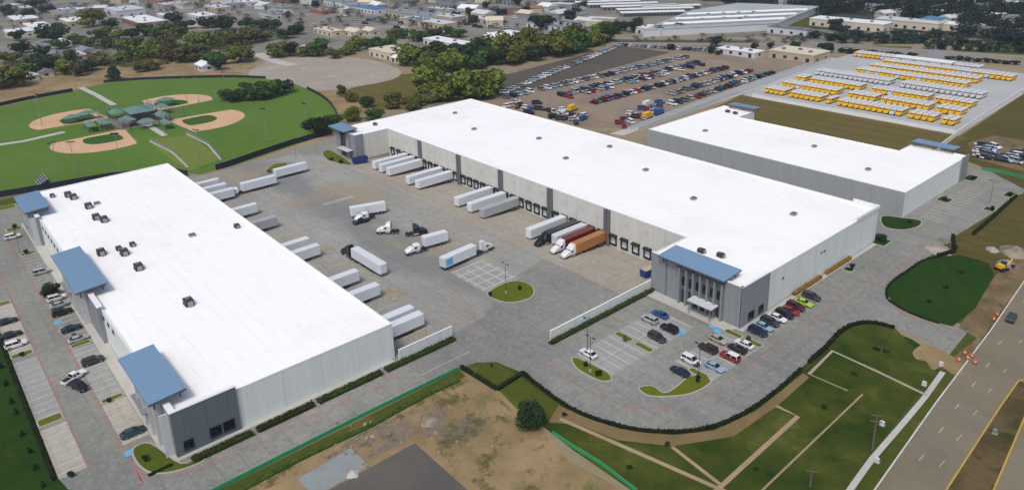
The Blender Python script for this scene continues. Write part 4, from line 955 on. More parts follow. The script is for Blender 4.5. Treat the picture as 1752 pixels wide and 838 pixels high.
# trailers and tractors
TR = {}
def trailer(L, x, y, rot, label, group, colour='white', z=0.0, pitch=0, name='semi_trailer', decal=None):
    """box trailer: nose at +x end; tandem wheels near the doors"""
    t = empty(name, (x, y, z), rot, label=label, cat='trailer', group=group); h = L/2
    if pitch: t.rotation_euler = (0, pitch, rot)
    b = MB(); b.loft([[(-h, -1.28, 1.15), (-h, 1.28, 1.15), (-h, 1.28, 4.05), (-h, -1.28, 4.05)], [(h-.25, -1.28, 1.15), (h-.25, 1.28, 1.15), (h-.25, 1.28, 4.05), (h-.25, -1.28, 4.05)], [(h, -1.05, 1.15), (h, 1.05, 1.15), (h, 1.05, 4.0), (h, -1.05, 4.0)]])
    b.build('box_body', 'car_'+colour if colour not in ('white', 'offwhite') else colour, t)
    r = MB()
    for k in range(int(L/1.2)):
        xx = -h+.6+k*1.2; r.box(xx-.03, xx+.03, -1.3, 1.3, 4.051, 4.075)
    r.build('roof_bows', 'offwhite' if colour in ('white', 'offwhite') else 'car_'+colour, t)['kind'] = 'stuff'
    d = MB(); d.box(-h-.06, -h-.005, -1.2, -.03, 1.2, 3.95); d.build('rear_door', 'offwhite', t); d = MB(); d.box(-h-.06, -h-.005, .03, 1.2, 1.2, 3.95); d.build('rear_door', 'offwhite', t)
    c = MB(); c.box(-h+.3, h-1, -.5, -.38, .85, 1.145); c.box(-h+.3, h-1, .38, .5, .85, 1.145); c.box(-h, -h+.1, -1.15, 1.15, .5, .62); c.box(-h+.02, -h+.1, -.6, -.5, .62, 1.145); c.box(-h+.02, -h+.1, .5, .6, .62, 1.145)
    c.box(-h+4.5, h-3.4, -1.24, -1.2, .5, 1.145); c.box(-h+4.5, h-3.4, 1.2, 1.24, .5, 1.145); c.build('chassis', 'steel', t)
    for sy in (-1, 1):
        l = MB(); l.box(h-2.9, h-2.75, sy*.85-.07, sy*.85+.07, .05, 1.145); l.box(h-3.0, h-2.65, sy*.85-.15, sy*.85+.15, 0, .05); l.build('landing_leg', 'galv', t)
        for xx in (1.6, 2.9):
            w = MB(); w.cyl((-h+xx, sy*.75, .5), (-h+xx, sy*1.25, .5), .5, n=12, m=0); w.cyl((-h+xx, sy*1.25, .5), (-h+xx, sy*1.27, .5), .26, n=10, m=1); w.build('wheel', ['rubber', 'galv'], t)
    if decal:
        q = MB(); q.box(-h+decal[0], -h+decal[1], -1.31, -1.285, decal[2], decal[3]); q.build('side_decal', decal[4], t)
    return t
def tractor(x, y, rot, label, colour='white', z=0.0, sleeper=True, group=None):
    """conventional semi tractor, fifth wheel at the origin, nose at +x"""
    t = empty('truck_tractor', (x, y, z), rot, label=label, cat='truck', group=group)
    co = 'car_'+colour
    b = MB(); b.loft([ring(3.0, 1.1, 1.0, 2.45, .15), ring(4.4, 1.08, .9, 2.3, .18), ring(5.6, .95, .75, 1.75, .25), ring(5.9, .8, .7, 1.5, .2)]); b.build('hood', co, t)
    c = MB(); c.loft([ring(1.3, 1.2, 1.0, 3.3 if sleeper else 2.9, .2), ring(2.6, 1.2, 1.0, 3.35 if sleeper else 2.9, .2), ring(3.3, 1.15, 1.0, 2.75, .2)]) ; c.build('cab', co, t)
    if sleeper:
        f = MB(); f.loft([ring(1.3, 1.1, 3.25, 3.95, .15), ring(2.2, 1.05, 3.25, 3.85, .15), ring(3.0, .9, 3.0, 3.35, .1)]); f.build('roof_fairing', co, t)
    g = MB(); g.loft([[(3.31, -1.0, 1.9), (3.31, 1.0, 1.9), (3.27, .95, 2.65), (3.27, -.95, 2.65)], [(3.45, -1.0, 1.9), (3.45, 1.0, 1.9), (3.3, .95, 2.65), (3.3, -.95, 2.65)]]); g.build('windscreen', 'glass', t)
    for sy in (-1, 1):
        g = MB(); y0 = sy*1.2; g.box(2.5, 3.15, min(y0, y0+sy*.03), max(y0, y0+sy*.03), 1.95, 2.6); g.build('side_window', 'glass', t)
        m = MB(); m.box(3.3, 3.4, min(sy*1.25, sy*1.5), max(sy*1.25, sy*1.5), 2.0, 2.7); m.build('mirror', 'steel', t)
        e = MB(); e.cyl((1.15, sy*1.0, 1.2), (1.15, sy*1.0, 4.0), .09); e.build('exhaust_stack', 'galv', t)
        k = MB(); k.cyl((1.6, sy*1.0, .75), (2.9, sy*1.0, .75), .32, n=10); k.build('fuel_tank', 'galv', t)
        for xx, wd in ((-.65, .5), (.65, .5), (4.7, .3)):
            w = MB(); w.cyl((xx, sy*1.2-sy*wd, .5), (xx, sy*1.2, .5), .5, n=12, m=0); w.cyl((xx, sy*1.2, .5), (xx, sy*1.22, .5), .26, n=10, m=1); w.build('wheel', ['rubber', 'galv'], t)
    ch = MB(); ch.box(-1.4, 3.2, -.45, -.3, .7, .98); ch.box(-1.4, 3.2, .3, .45, .7, .98); ch.box(-.5, .5, -.5, .5, .98, 1.12); ch.box(5.6, 5.98, -1.1, 1.1, .4, .75); ch.build('chassis', 'steel', t)
    return t
GA, GC, GF = 'trailers backed against the near warehouse', 'trailers backed into the docks of the long warehouse', 'trailers standing in the open court'
LA12 = 12.4
an = ['first of the three at the far end', 'middle one of the three at the far end', 'third of the three at the far end', 'lone one after the far three', 'greyish one beyond the middle of the near roof', 'farther of the middle pair',
      'nearer of the middle pair', 'one before the sandy stain, near roof edge', 'one beside the sandy stain', 'farther of the last pair by the screen wall', 'nearest of all, by the pale screen wall']
for i, x in enumerate((-282.8, -275.5, -268, -246.7, -230.5, -206.5, -199.5, -175.8, -164.5, -147.6, -143.4)):
    trailer(LA12, x, 77.9+LA12/2, R_(90), 'white trailer at the left docks, '+an[i], GA, 'white' if i != 4 else 'silver')
sl = RD/23
cn = ['farthest of the first cluster of three', 'middle of the first cluster of three', 'nearest of the first cluster of three', 'farther of the second pair', 'nearer of the second pair, beside a pillar', 'farthest of the middle three', 'middle one of the middle three',
      'nearest of the middle three, greyish roof', 'long one beside the black truck']
ptc = math.atan2(-RD, 23)
for i, x in enumerate((-259.2, -254, -248.2, -234, -227.5, -202.6, -195, -188, -164.2)):
    y = 161.4-8.2; trailer(16.2, x, y, R_(-90), 'white trailer at the long warehouse docks, '+cn[i], GC, 'white' if i != 7 else 'silver', z=RD*.62, pitch=0)
trailer(13.6, -158.4, 154.6, R_(-90), 'dark truck bound trailer between the white and the pale green one' if False else 'charcoal trailer behind the black truck at the docks', GC, 'charcoal', z=RD*.62)
trailer(13.6, -155.0, 154.6, R_(-90), 'pale trailer squeezed beside the red one', GC, 'offwhite', z=RD*.62)
trailer(13.6, -151.2, 154.6, R_(-90), 'dark red trailer in the docks', GC, 'rust', z=RD*.62)
trailer(13.6, -146.6, 154.6, R_(-90), 'orange trailer in the docks', GC, 'orange', z=RD*.62)
tractor(-158.4, 149.2, R_(-90), 'black truck nosing out of the docks', 'black', z=-.75)
tractor(-151.2, 149.2, R_(-90), 'white truck coupled to the dark red trailer', 'white', z=-.75)
tractor(-146.6, 149.2, R_(-90), 'white truck coupled to the orange trailer', 'white', z=-.75)
# loose ones
trailer(12.2, -217.4, 118, math.atan2(11.7, 3.9)+math.pi, 'white trailer in mid court with two trucks beside it', GF)
tractor(-214.2, 117.2, R_(-95), 'white truck beside the mid court trailer', 'white', sleeper=False)
far_car('pickup', 'black', -213.2, 112.6, R_(-95), 'black pickup beside the mid court trailer', None)
tractor(-197.8, 116.6, R_(-130), 'white bobtail truck pointing left in mid court', 'white')
tractor(-192.6, 118.8, R_(60), 'black bobtail truck back to back with the white one', 'black')
trailer(8.2, -180.6, 120.5, R_(82+180), 'short white box trailer in mid court', GF); tractor(-180.2, 115.6, R_(-97), 'white truck pulling the short box trailer', 'white', sleeper=False)
trailer(12.6, -165.4, 118.4, R_(94), 'white trailer with a turquoise panel near the painted bays', GF, decal=(.6, 3.0, 1.6, 3.6, 'bluepaint')); tractor(-166.1, 126.3, R_(94), 'white truck pulling the trailer with the turquoise panel', 'white')
trailer(16.2, -181.5, 97.3, R_(1), 'long white trailer standing lengthways near the left docks', GF); tractor(-190.5, 97.0, R_(181), 'black truck at the far end of the lengthways trailer', 'black')
trailer(13.6, -270.6, 101, R_(-90), 'nearer of two white trailers in line at the far end', GF); trailer(13.6, -276.8, 117, R_(-90), 'farther of two white trailers in line at the far end', GF)
tractor(-270.6, 94.0, R_(-90), 'white truck heading the two trailers in line at the far end', 'white', sleeper=False)
for x, y, rt, co, lb in ((-271, 145.5, 80, 'blue', 'blue roll off waste container beside the far office'), (-122.6, 155.0, 88, 'navy', 'navy waste container beside the screen wall and last dock')):
    t = empty('waste_container', (x, y, 0 if y < 150 else RD*.6), R_(rt), label=lb, cat='container'); b = MB()
    b.loft([[(-3, -1.1, .2), (3, -1.1, .2), (3, 1.1, .2), (-3, 1.1, .2)], [(-3.3, -1.2, 2.3), (3.3, -1.2, 2.3), (3.3, 1.2, 2.3), (-3.3, 1.2, 2.3)]]); b.box(-3, 3, -.5, -.4, 0, .2); b.box(-3, 3, .4, .5, 0, .2); b.build('bin', 'blue_bin', t)
    c = MB()
    for k in range(7): c.box(-2.7+k*.9-.05, -2.7+k*.9+.05, -1.27, 1.27, .3, 2.35)
    c.build('ribs', 'blue_bin', t)['kind'] = 'stuff'
    c = MB(); c.box(-2.9, 2.9, -1.05, 1.05, 2.31, 2.42); c.build('load', 'tan_wall' if y > 150 else 'rubber', t)

# auction yard: cars set out in rows
ORD0 = ['first', 'second', 'third', 'fourth', 'fifth', 'sixth', 'seventh', 'eighth', 'ninth', 'tenth', 'eleventh', 'twelfth']
def nth0(i): return ORD0[i] if i < 12 else f'{i+1}'+('th' if (i+1) % 100 in (11, 12, 13) else {1: 'st', 2: 'nd', 3: 'rd'}.get((i+1) % 10, 'th'))
CL = ['white', 'silver', 'black', 'charcoal', 'navy', 'blue', 'silver', 'white', 'grey', 'red', 'maroon', 'light blue', 'black', 'grey', 'teal', 'beige']
rowname = {0: 'first row left of the yard', 1: 'second row of the yard', 2: 'third row of the yard', 3: 'fourth row of the yard', 4: 'fifth row nearest the lane'}
rr = random.Random(21)
for ri, (x0, y0, x1, y1, stp) in enumerate(((-312, 262, -309, 426, 4.4), (-293, 286, -291, 414, 3.6), (-268, 286, -269, 411, 3.2), (-250, 330, -253, 418, 3.4), (-236, 312, -240, 420, 5.2))):
    n = int((y1-y0)/stp); c2 = {}
    for k in range(n):
        if rr.random() < .05: continue
        t = k/n
        for side in ((0,) if ri != 1 or rr.random() > .5 else (0, 1)):
            co = rr.choice(CL if ri else ['white', 'silver', 'white', 'light blue', 'navy', 'grey']); x = x0+(x1-x0)*t+rr.uniform(-.5, .5)+6.0*side; y = y0+(y1-y0)*t+rr.uniform(-.3, .3)
            j = c2.get((co, side), 0); c2[(co, side)] = j+1
            f = far_car(rr.choice(['van', 'suv', 'pickup', 'van']), co, x, y, R_(rr.choice((0, 180))+rr.uniform(-4, 4)), f'{co} vehicle, {nth0(j)} such from near end, {rowname[ri]}'+(', right file' if side else ''), 'auction yard vehicles, '+rowname[ri])
            f.scale = (1.12, 1.12, 1.12)
for k in range(26):
    t = k/26; co = rr.choice(['white', 'silver', 'light blue', 'white', 'grey']); x = -321-52*t; y = 268+158*t
    far_car(rr.choice(['van', 'suv', 'pickup']), co, x, y, R_(50), f'{co} vehicle on the far left edge of the auction yard', 'vehicles on the far left edge of the auction yard')
for k in range(24):
    t = k/24; co = rr.choice(['white', 'silver', 'light blue', 'navy', 'grey']); x = -374+84*t; y = 430+30*t
    far_car(rr.choice(['van', 'suv']), co, x, y, R_(100), f'{co} vehicle on the top edge of the auction yard', 'vehicles on the top edge of the auction yard')
for k in range(26):
    px = 868+rr.uniform(0, 135); py = 172+(px-868)*.24+rr.uniform(-6, 16); x, y = G(px, py)
    co = rr.choice(['white', 'black', 'navy', 'silver', 'maroon', 'blue', 'charcoal']); far_car(rr.choice(['van', 'suv', 'pickup']), co, x, max(y, 229), R_(rr.uniform(0, 180)), f'{co} vehicle in the jumble just behind the long warehouse', 'jumble of vehicles behind the long warehouse')
for k in range(18):
    px = 1055+rr.uniform(0, 75); py = 222-(px-1055)*.42+rr.uniform(-16, 2); x, y = G(px, py)
    co = rr.choice(['white', 'red', 'white', 'blue', 'maroon', 'black', 'silver']); far_car(rr.choice(['van', 'suv', 'pickup']), co, min(x, -224.5), max(y, 229), R_(rr.uniform(0, 180)), f'{co} vehicle in the near right corner of the auction yard', 'vehicles in the near right corner of the auction yard')
for px, py, co, lb in ((980, 190, 'yellow', 'yellow truck among the vehicles behind the long warehouse'), (1108, 203, 'yellow', 'yellow truck in the near right corner of the yard'), (1108, 183, 'white', 'white box truck in the near right corner of the yard'),
                       (1128, 196, 'blue', 'blue truck beside the yellow one in the yard corner')):
    x, y = G(px, py); t = empty('box_truck', (x, y, .05), R_(100), label=lb, cat='truck')
    b = MB(); b.loft([ring(1.6, 1.1, .7, 2.3, .15), ring(3.1, 1.1, .6, 2.2, .2), ring(3.6, 1.0, .6, 1.5, .2)]); b.build('cab', 'car_'+co, t)
    b = MB(); b.box(-3.6, 1.5, -1.2, 1.2, .9, 3.4); b.build('box_body', 'car_'+co, t)
    b = MB(); b.box(3.0, 3.2, -.9, .9, 1.5, 2.1); b.build('windscreen', 'glass', t)
    for xx in (-2.2, 2.3):
        for sy in (-1, 1): b = MB(); b.cyl((xx, sy*.8, .48), (xx, sy*1.15, .48), .48, n=10); b.build('wheel', 'rubber', t)
# junk yard right
for k in range(30):
    px = 1668+rr.uniform(0, 100); py = 246+(px-1668)*.14+rr.uniform(0, 26); x, y = G(px, py); co = rr.choice(['white', 'navy', 'silver', 'grey', 'white', 'charcoal', 'light blue', 'maroon'])
    far_car(rr.choice(['van', 'suv', 'pickup', 'sedan']), co, x, y, R_(rr.uniform(-30, 30)), f'{co} vehicle in the crowded yard at the right edge', 'vehicles in the crowded yard at the right edge')

# bus yard: nose-out rows of yellow buses with white roofs
def bus_mesh(col):
    b = MB(); y_ = 0
    b.loft([ring(-5.2, 1.22, .55, 2.75, .12), ring(3.6, 1.22, .55, 2.75, .12)], 0); b.loft([ring(3.6, 1.15, .55, 1.9, .2), ring(5.3, 1.0, .55, 1.6, .25)], 0)
    b.loft([[(-5.22, -1.2, 2.74), (3.62, -1.2, 2.74), (3.62, 1.2, 2.74), (-5.22, 1.2, 2.74)], [(-5.1, -.85, 3.08), (3.4, -.85, 3.08), (3.4, .85, 3.08), (-5.1, .85, 3.08)]], 3)
    b.box(-4.9, 3.3, -1.245, -1.222, 1.75, 2.35, 1); b.box(-4.9, 3.3, 1.222, 1.245, 1.75, 2.35, 1); b.box(3.61, 3.66, -.9, .9, 1.95, 2.4, 1)
    for xx in (-3.1, 3.9):
        for sy in (-1, 1): b.cyl((xx, sy*.8, .5), (xx, sy*1.2, .5), .5, n=8, m=2)
    return b
BUS = {}
def bus(col, x, y, rot, label, group):
    if col not in BUS:
        o = bus_mesh(col).build('school_bus' if col == 'yellow' else 'bus', ['yellow' if col == 'yellow' else 'offwhite', 'glass', 'rubber', 'offwhite']); BUS[col] = o
    else: o = BUS[col].copy(); COL.objects.link(o)
    o.location = (x, y, .05); o.rotation_euler = (0, 0, rot); return tag(o, label, 'bus', group)
bn = ['row nearest the brown field', 'second yellow row', 'third yellow row', 'pale row mid yard', 'fourth yellow row', 'fifth yellow row', 'sixth yellow row', 'last row at the back']
for i, (x0, x1, yy, gaps, pale) in enumerate(((-215, -117, 368, (.34, .39, .76), .02), (-216, -120, 387, (.36, .56, .84), .06), (-218, -123, 406, (.42, .78), .05), (-218, -124, 429, (.5,), 1.0), (-203, -139, 449, (.4,), .08),
                                               (-203, -141, 466, (.55,), .08), (-203, -128, 484, (.5,), .2), (-228, -150, 499, (.6,), .45))):
    n = int((x1-x0)/2.95); cn_ = {}
    for k in range(n):
        t = k/n
        if any(abs(t-g) < .018 for g in gaps) or rr.random() < .03: continue
        c = 'white' if rr.random() < pale else 'yellow'
        j = cn_.get(c, 0); cn_[c] = j+1
        bus(c, x0+2.95*k, yy+5+rr.uniform(-.2, .2), R_(-90), f'{"yellow school" if c == "yellow" else "white"} bus, {nth0(j)} of its colour from left, {bn[i]}', 'buses in the bus yard, '+bn[i])
# ================================================================== BALL PARK FURNITURE
def shade(x, y, w, d, h, rot, label):
    t = empty('shade_canopy', (x, y, .06), R_(rot), label=label, cat='shade canopy', group='green roofed shelters of the ball park')
    b = MB(); b.loft([[(-w/2, -d/2, h), (w/2, -d/2, h), (w/2, d/2, h), (-w/2, d/2, h)], [(-w*.18, -d*.05, h+1.6), (w*.18, -d*.05, h+1.6), (w*.18, d*.05, h+1.6), (-w*.18, d*.05, h+1.6)]]); b.build('roof', 'teal', t)
    for sx in (-1, 1):
        for sy in (-1, 1): b = MB(); b.cyl((sx*w*.46, sy*d*.46, 0), (sx*w*.46, sy*d*.46, h), .14, n=6); b.build('post', 'steel', t)
    return t
for i, (x, y, w, d, h, rt) in enumerate(((-418, 98, 17, 12, 5.5, 0), (-409, 90, 9, 7, 3.6, 0), (-407, 106, 8, 6, 3.6, 0), (-430, 106, 9, 7, 3.6, 0), (-430, 90, 9, 7, 3.6, 0), (-398, 96, 8, 5, 3.4, 90), (-414, 80, 12, 5, 3.4, 0), (-440, 78, 5, 12, 3.2, 0), (-414, 74, 11, 4, 3.2, 0), (-440, 118, 5, 10, 3.2, 0), (-390, 103, 9, 4, 3.2, 0), (-424, 112, 9, 5, 3.6, 0), (-437, 70, 4, 8, 3.2, 0))):
    shade(x, y, w, d, h, rt, ['large green roofed shelter in the middle of the ball park', 'green shelter just below the large one', 'green shelter right of the large one', 'green shelter at the upper right of the plaza', 'green shelter at the upper left of the plaza',
        'narrow green shelter by the path to the practice lawn', 'long green dugout roof behind the lower left infield', 'narrow green dugout roof beside the far left infield', 'second long green dugout roof of the lower left infield',
        'narrow green dugout roof beside the top infield', 'low green dugout roof beside the right infield', 'green shelter between the two upper infields', 'small green dugout roof at the left edge of the plaza'][i])
t = empty('concession_building', (-421, 97, .06), R_(0), label='low brown concession building under the large green roof', cat='building'); b = MB(); b.box(-5, 5, -3.5, 3.5, 0, 3.2); b.build('wall', 'brick', t); b = MB(); b.box(-5.4, 5.4, -3.9, 3.9, 3.2, 3.5); b.build('roof', 'acgrey', t)
for sx in (-1, 1): b = MB(); b.box(sx*2.5-.6, sx*2.5+.6, -3.56, -3.5, 0, 2.2); b.build('door', 'steel', t)
for i, (hx, hy, sx, sy) in enumerate(((-402, 84, 1, -1), (-403, 111, 1, 1), (-434, 112, -1, 1), (-436, 84, -1, -1))):
    t = empty('backstop', (hx-sx*2.5, hy-sy*2.5, .06), label='chain backstop behind the home plate of the '+['lower left', 'right', 'top', 'far left'][i]+' infield', cat='backstop')
    b = MB(); c = MB(); pts = [(sx*9, -sy*1.2), (0, -sy*1.2), (-sx*1.2, 0), (-sx*1.2, sy*9)]
    for a, q in zip(pts[:-1], pts[1:]):
        for k in range(8): zz = .4+k*.75; c.cyl((*a, zz), (*q, zz), .03, n=4)
        nn = int((Vector(a)-Vector(q)).length/.8)+1
        for k in range(nn): p = Vector(a).lerp(Vector(q), k/nn); c.cyl((p.x, p.y, 0), (p.x, p.y, 5.6), .03, n=4)
    for p in pts: b2 = MB(); b2.cyl((*p, 0), (*p, 6), .09, n=6); b2.build('post', 'steel', t)
    c.build('mesh', 'galv', t)
def flood(x, y, h, label, n=6):
    t = empty('flood_light', (x, y, 0), R_(rng.uniform(0, 360)), label=label, cat='light pole', group='tall light poles of the ball park')
    b = MB(); b.cyl((0, 0, 0), (0, 0, h), .16, .09, n=8); b.build('pole', 'galv', t)
    b = MB(); b.box(-1.6, 1.6, -.06, .06, h-.2, h-.05); b.box(-1.3, 1.3, -.06, .06, h-1.2, h-1.05); b.build('crossarm', 'galv', t)
    for k in range(n): b = MB(); xx = -1.4+k*2.8/(n-1); b.loft([[(xx-.2, .05, h-.35), (xx+.2, .05, h-.35), (xx+.2, .05, h+.1), (xx-.2, .05, h+.1)], [(xx-.28, .4, h-.5), (xx+.28, .4, h-.5), (xx+.28, .5, h), (xx-.28, .5, h)]]); b.build('lamp', 'steel', t)
for px, py, lb in ((104, 312, 'behind the far edge of the near warehouse, left one'), (134, 311, 'behind the far edge of the near warehouse, second one'), (209, 294, 'behind the far edge of the near warehouse, third one'), (344, 288, 'beside the near end of the practice lawn'), (458, 246, 'beside the truck court, near it'),
                   (322, 183, 'left of two by the top infield'), (342, 184, 'right of two by the top infield'), (527, 236, 'nearest the dark round tree'), (283, 231, 'by the green shelter above the practice lawn'), (388, 172, 'in front of the dark tree row'),
                   (72, 215, 'on the far left infield'), (135, 172, 'at the head of the far left path'), (583, 96, 'beside the gravel lot')):
    x, y = G(px, py); flood(x, y, 17, 'tall thin light pole '+lb)
t = empty('bleacher', (*G(62, 314), .05), R_(0), label='blue grey bleacher on the turf behind the near warehouse', cat='bleacher')
for k in range(5): b = MB(); b.box(-5, 5, k*.8, k*.8+.35, .35+k*.42, .42+k*.42); b.box(-5, 5, k*.8+.4, k*.8+.75, .1+k*.42, .16+k*.42); b.build('seat', 'galv', t)
for xx in (-4.5, 0, 4.5): b = MB(); b.loft([[(xx, 0, 0), (xx, 4, 0), (xx, 4, 2.1), (xx, 0, .3)], [(xx+.08, 0, 0), (xx+.08, 4, 0), (xx+.08, 4, 2.1), (xx+.08, 0, .3)]]); b.build('frame', 'steel', t)

# lot lights
def lot_light(x, y, h, label, arms=2, rot=0):
    t = empty('lot_light', (x, y, .05), rot, label=label, cat='light pole', group='parking and court light poles')
    b = MB(); b.cyl((0, 0, 0), (0, 0, .7), .3, n=8); b.build('base', 'kerb', t)
    b = MB(); b.cyl((0, 0, .7), (0, 0, h), .07, .05, n=6); b.build('pole', 'steel', t)
    for k in range(arms):
        s_ = 1 if k == 0 else -1; b = MB(); b.cyl((0, 0, h-.1), (s_*1.0, 0, h), .04, n=5); b.box(s_*1.0-.35, s_*1.0+.35, -.18, .18, h-.03, h+.1); b.build('lamp', 'steel', t)
for px, py, lb in ((1005, 604, 'by the white car at the edge of the front parking'), (1010, 636, 'on the long island of the front parking'), (1195, 650, 'on the crescent island'), (506, 268, 'at the far end of the court'),
                   (866, 502, 'on the oval island in the court'), (1693, 352, 'at the far right of the rear parking'), (36, 437, 'on the small island by the far left parking'), (138, 522, 'beside the second row of left parking cars')):
    x, y = G(px, py); lot_light(x, y, 9, 'slim dark light pole '+lb)

def power_pole(px, py, h, label, arms=2, mat='pole'):
    x, y = G(px, py); t = empty('power_pole', (x, y, 0), R_(35), label=label, cat='power pole')
    b = MB(); b.cyl((0, 0, 0), (0, 0, h), .22, .13, n=8); b.build('pole', mat, t)
    for k in range(arms):
        z = h-.7-k*1.3; b = MB(); b.box(-1.0, 1.0, -.06, .06, z, z+.12); b.build('crossarm', mat, t)
        for xx in (-.9, -.45, .45, .9): b = MB(); b.cyl((xx, 0, z+.12), (xx, 0, z+.3), .04, n=6); b.build('insulator', 'galv', t)
power_pole(1492, 770, 8.5, 'slender power pole standing on the basin lawn near the road', 2, 'pole')
power_pole(1386, 832, 4, 'short pole at the bottom of the basin lawn', 1, 'pole')
power_pole(1010, 60, 10, 'power pole at the top of the auction yard', 1); power_pole(1292, 92, 9, 'power pole by the pale roofed shed', 1); power_pole(1600, 80, 9, 'power pole near the far crossroads', 1); power_pole(836, 50, 9, 'power pole in the far town beside the road', 1)
for i, (px, py) in enumerate(((1581, 659), (1610, 625), (1500, 790), (1509, 727))):
    x, y = G(px, py); t = empty('utility_box', (x, y, .04), label=['pale utility box where the two footpaths meet', 'pale utility box beside the soil patch', 'pale utility box on the bottom of the roadside footpath', 'small pale utility box on the basin lawn'][i], cat='utility box')
    b = MB(); b.box(-.4, .4, -.3, .3, .1, .9); b.build('cabinet', 'offwhite', t); b = MB(); b.box(-.5, .5, -.4, .4, 0, .1); b.build('base', 'kerb', t)
x, y = G(1702, 741); t = empty('utility_box', (x, y, .04), label='pale cabinet standing on the brown median strip', cat='utility box'); b = MB(); b.box(-.35, .35, -.35, .35, .1, .9); b.build('cabinet', 'galv', t); b = MB(); b.box(-.45, .45, -.45, .45, 0, .1); b.build('base', 'kerb', t)
# orange barrels and barriers at the entrance
for i, (px, py) in enumerate(((1650, 606), (1655, 614), (1662, 611), (1640, 618), (1668, 622), (1700, 548), (1706, 540))):
    x, y = G(px, py); t = empty('traffic_barrel', (x, y, .03), label='orange traffic barrel, '+['left one of the cluster at the site entrance', 'nearest one of the cluster at the site entrance', 'farther one of the cluster at the site entrance', 'lowest one by the soil patch', 'right one of the cluster at the site entrance',
        'nearer of two beside the road verge', 'farther of two beside the road verge'][i], cat='traffic barrel')
    b = MB(); b.cyl((0, 0, .08), (0, 0, 1.05), .32, .24, n=12); b.build('drum', 'orange', t); b = MB(); b.cyl((0, 0, 0), (0, 0, .08), .45, n=10); b.build('base', 'rubber', t); b = MB(); b.cyl((0, 0, .55), (0, 0, .72), .31, .30, n=12); b.build('band', 'white', t)
t = empty('excavator', (*G(1713, 462), .03), R_(70), label='small yellow excavator among the rubble by the road', cat='excavator')
b = MB(); b.loft([ring(-1.4, .8, .9, 2.0), ring(.2, .85, .9, 1.9)]); b.build('body', 'yellow', t); b = MB(); b.loft([ring(.0, .55, 1.0, 2.6, .1), ring(1.2, .55, 1.0, 2.5, .1)]); b.build('cab', 'glass', t)
for sy in (-1, 1): b = MB(); b.box(-1.5, 1.5, sy*.95-.25, sy*.95+.25, 0, .75); b.build('track', 'rubber', t)
b = MB(); b.cyl((1.1, -.6, 1.6), (2.8, -.6, 3.1), .16, n=6); b.cyl((2.8, -.6, 3.1), (3.7, -.6, 1.2), .13, n=6); b.build('boom', 'yellow', t); b = MB(); b.box(3.4, 4.1, -1.0, -.2, .5, 1.2); b.build('bucket', 'steel', t)
def heap(px, py, w, h, mat, label, n=14, name='soil_heap'):
    x, y = G(px, py); r = random.Random(px*7+py); b = MB(); rings = []
    for k in range(6):
        f = k/5; rad = w/2*(1-f)**.8+.05; z = h*f
        rings.append([(math.cos(6.283*j/n)*rad*(1+.25*math.sin(j*2.1+px)+r.uniform(-.1, .1)), math.sin(6.283*j/n)*rad*(1+.2*math.cos(j*1.7)+r.uniform(-.1, .1)), z*(1+r.uniform(-.08, .08))-.02) for j in range(n)])
    b.loft(rings); tag(b.build(name, mat, loc=(x, y, 0), smooth=True), label, 'heap')
heap(1735, 432, 9, 2.2, 'rubble', 'large grey rubble heap near the small excavator'); heap(1722, 452, 5, 1.4, 'slab', 'smaller grey rubble heap in front of the large one'); heap(1698, 428, 4, 1.2, 'gravel', 'pale soil heap left of the large rubble heap')
heap(1607, 428, 8, .8, 'gravel', 'low pale soil heap spilling onto the rear parking corner'); heap(1617, 412, 4, .8, 'rubble', 'small pale heap against the dark corner hedge')
heap(604, 810, 2.6, .7, 'walk', 'small white rubble heap on the cracked slab'); heap(735, 720, 4, .4, 'rubble', 'low grey rubble mound on the dirt lot')
for k in range(60):
    px, py = rr.uniform(570, 850), rr.uniform(715, 800); x, y = G(px, py)
    if -108 < x and y < 64.3: continue
    if k > 24: break
    sz = rr.uniform(.25, .6); b = MB(); b.loft([[(math.cos(a)*sz*rr.uniform(.7, 1.2), math.sin(a)*sz*rr.uniform(.7, 1.2), 0) for a in [j*1.047 for j in range(6)]], [(math.cos(a)*sz*.6, math.sin(a)*sz*.5, sz*.6) for a in [j*1.047 for j in range(6)]]])
    tag(b.build('broken_concrete', 'rubble', loc=(x, y, .02)), 'pale chunk of broken concrete lying on the dirt lot', 'rubble', 'concrete chunks on the dirt lot')

# ================================================================== TREES
def tree_mesh(kind, seed, nleaf, leaf, clumps, shape='round'):
    """unit tree about 1 m wide crown radius: trunk + limbs (slot 1) and leaf cards in clumps (slot 0); height about 2.2"""
    r = random.Random(seed); b = MB()
    cs = []
    for k in range(clumps):
        a = r.uniform(0, 6.283); q = r.uniform(.25, .68) if k else 0
        z = 1.05+r.uniform(-.60, .55)*(1-.35*q)
        if shape == 'cone': z = .5+1.6*k/clumps; q = (1-k/clumps)*.42; rad = .30+.30*(1-k/clumps)
        elif shape == 'wide': z = .85+r.uniform(-.35, .35); q = r.uniform(.2, .8); rad = r.uniform(.34, .5)
        else: rad = r.uniform(.34, .52)
        cs.append((math.cos(a)*q, math.sin(a)*q, z, rad))
    per = nleaf//clumps
    for x, y, z, rad in cs: leaf_quads(b, r, (x, y, z), (rad, rad, rad*.82), per, leaf)
    tk = MB(); tk.cyl((0, 0, -.03), (.02, .01, .55), .085, .06, n=7, m=0)
    for x, y, z, rad in cs[:7]: tk.cyl((.02, .01, .5), (x*.75, y*.75, z), .045, .015, n=5, m=0)
    return b, tk
TMESH = {}
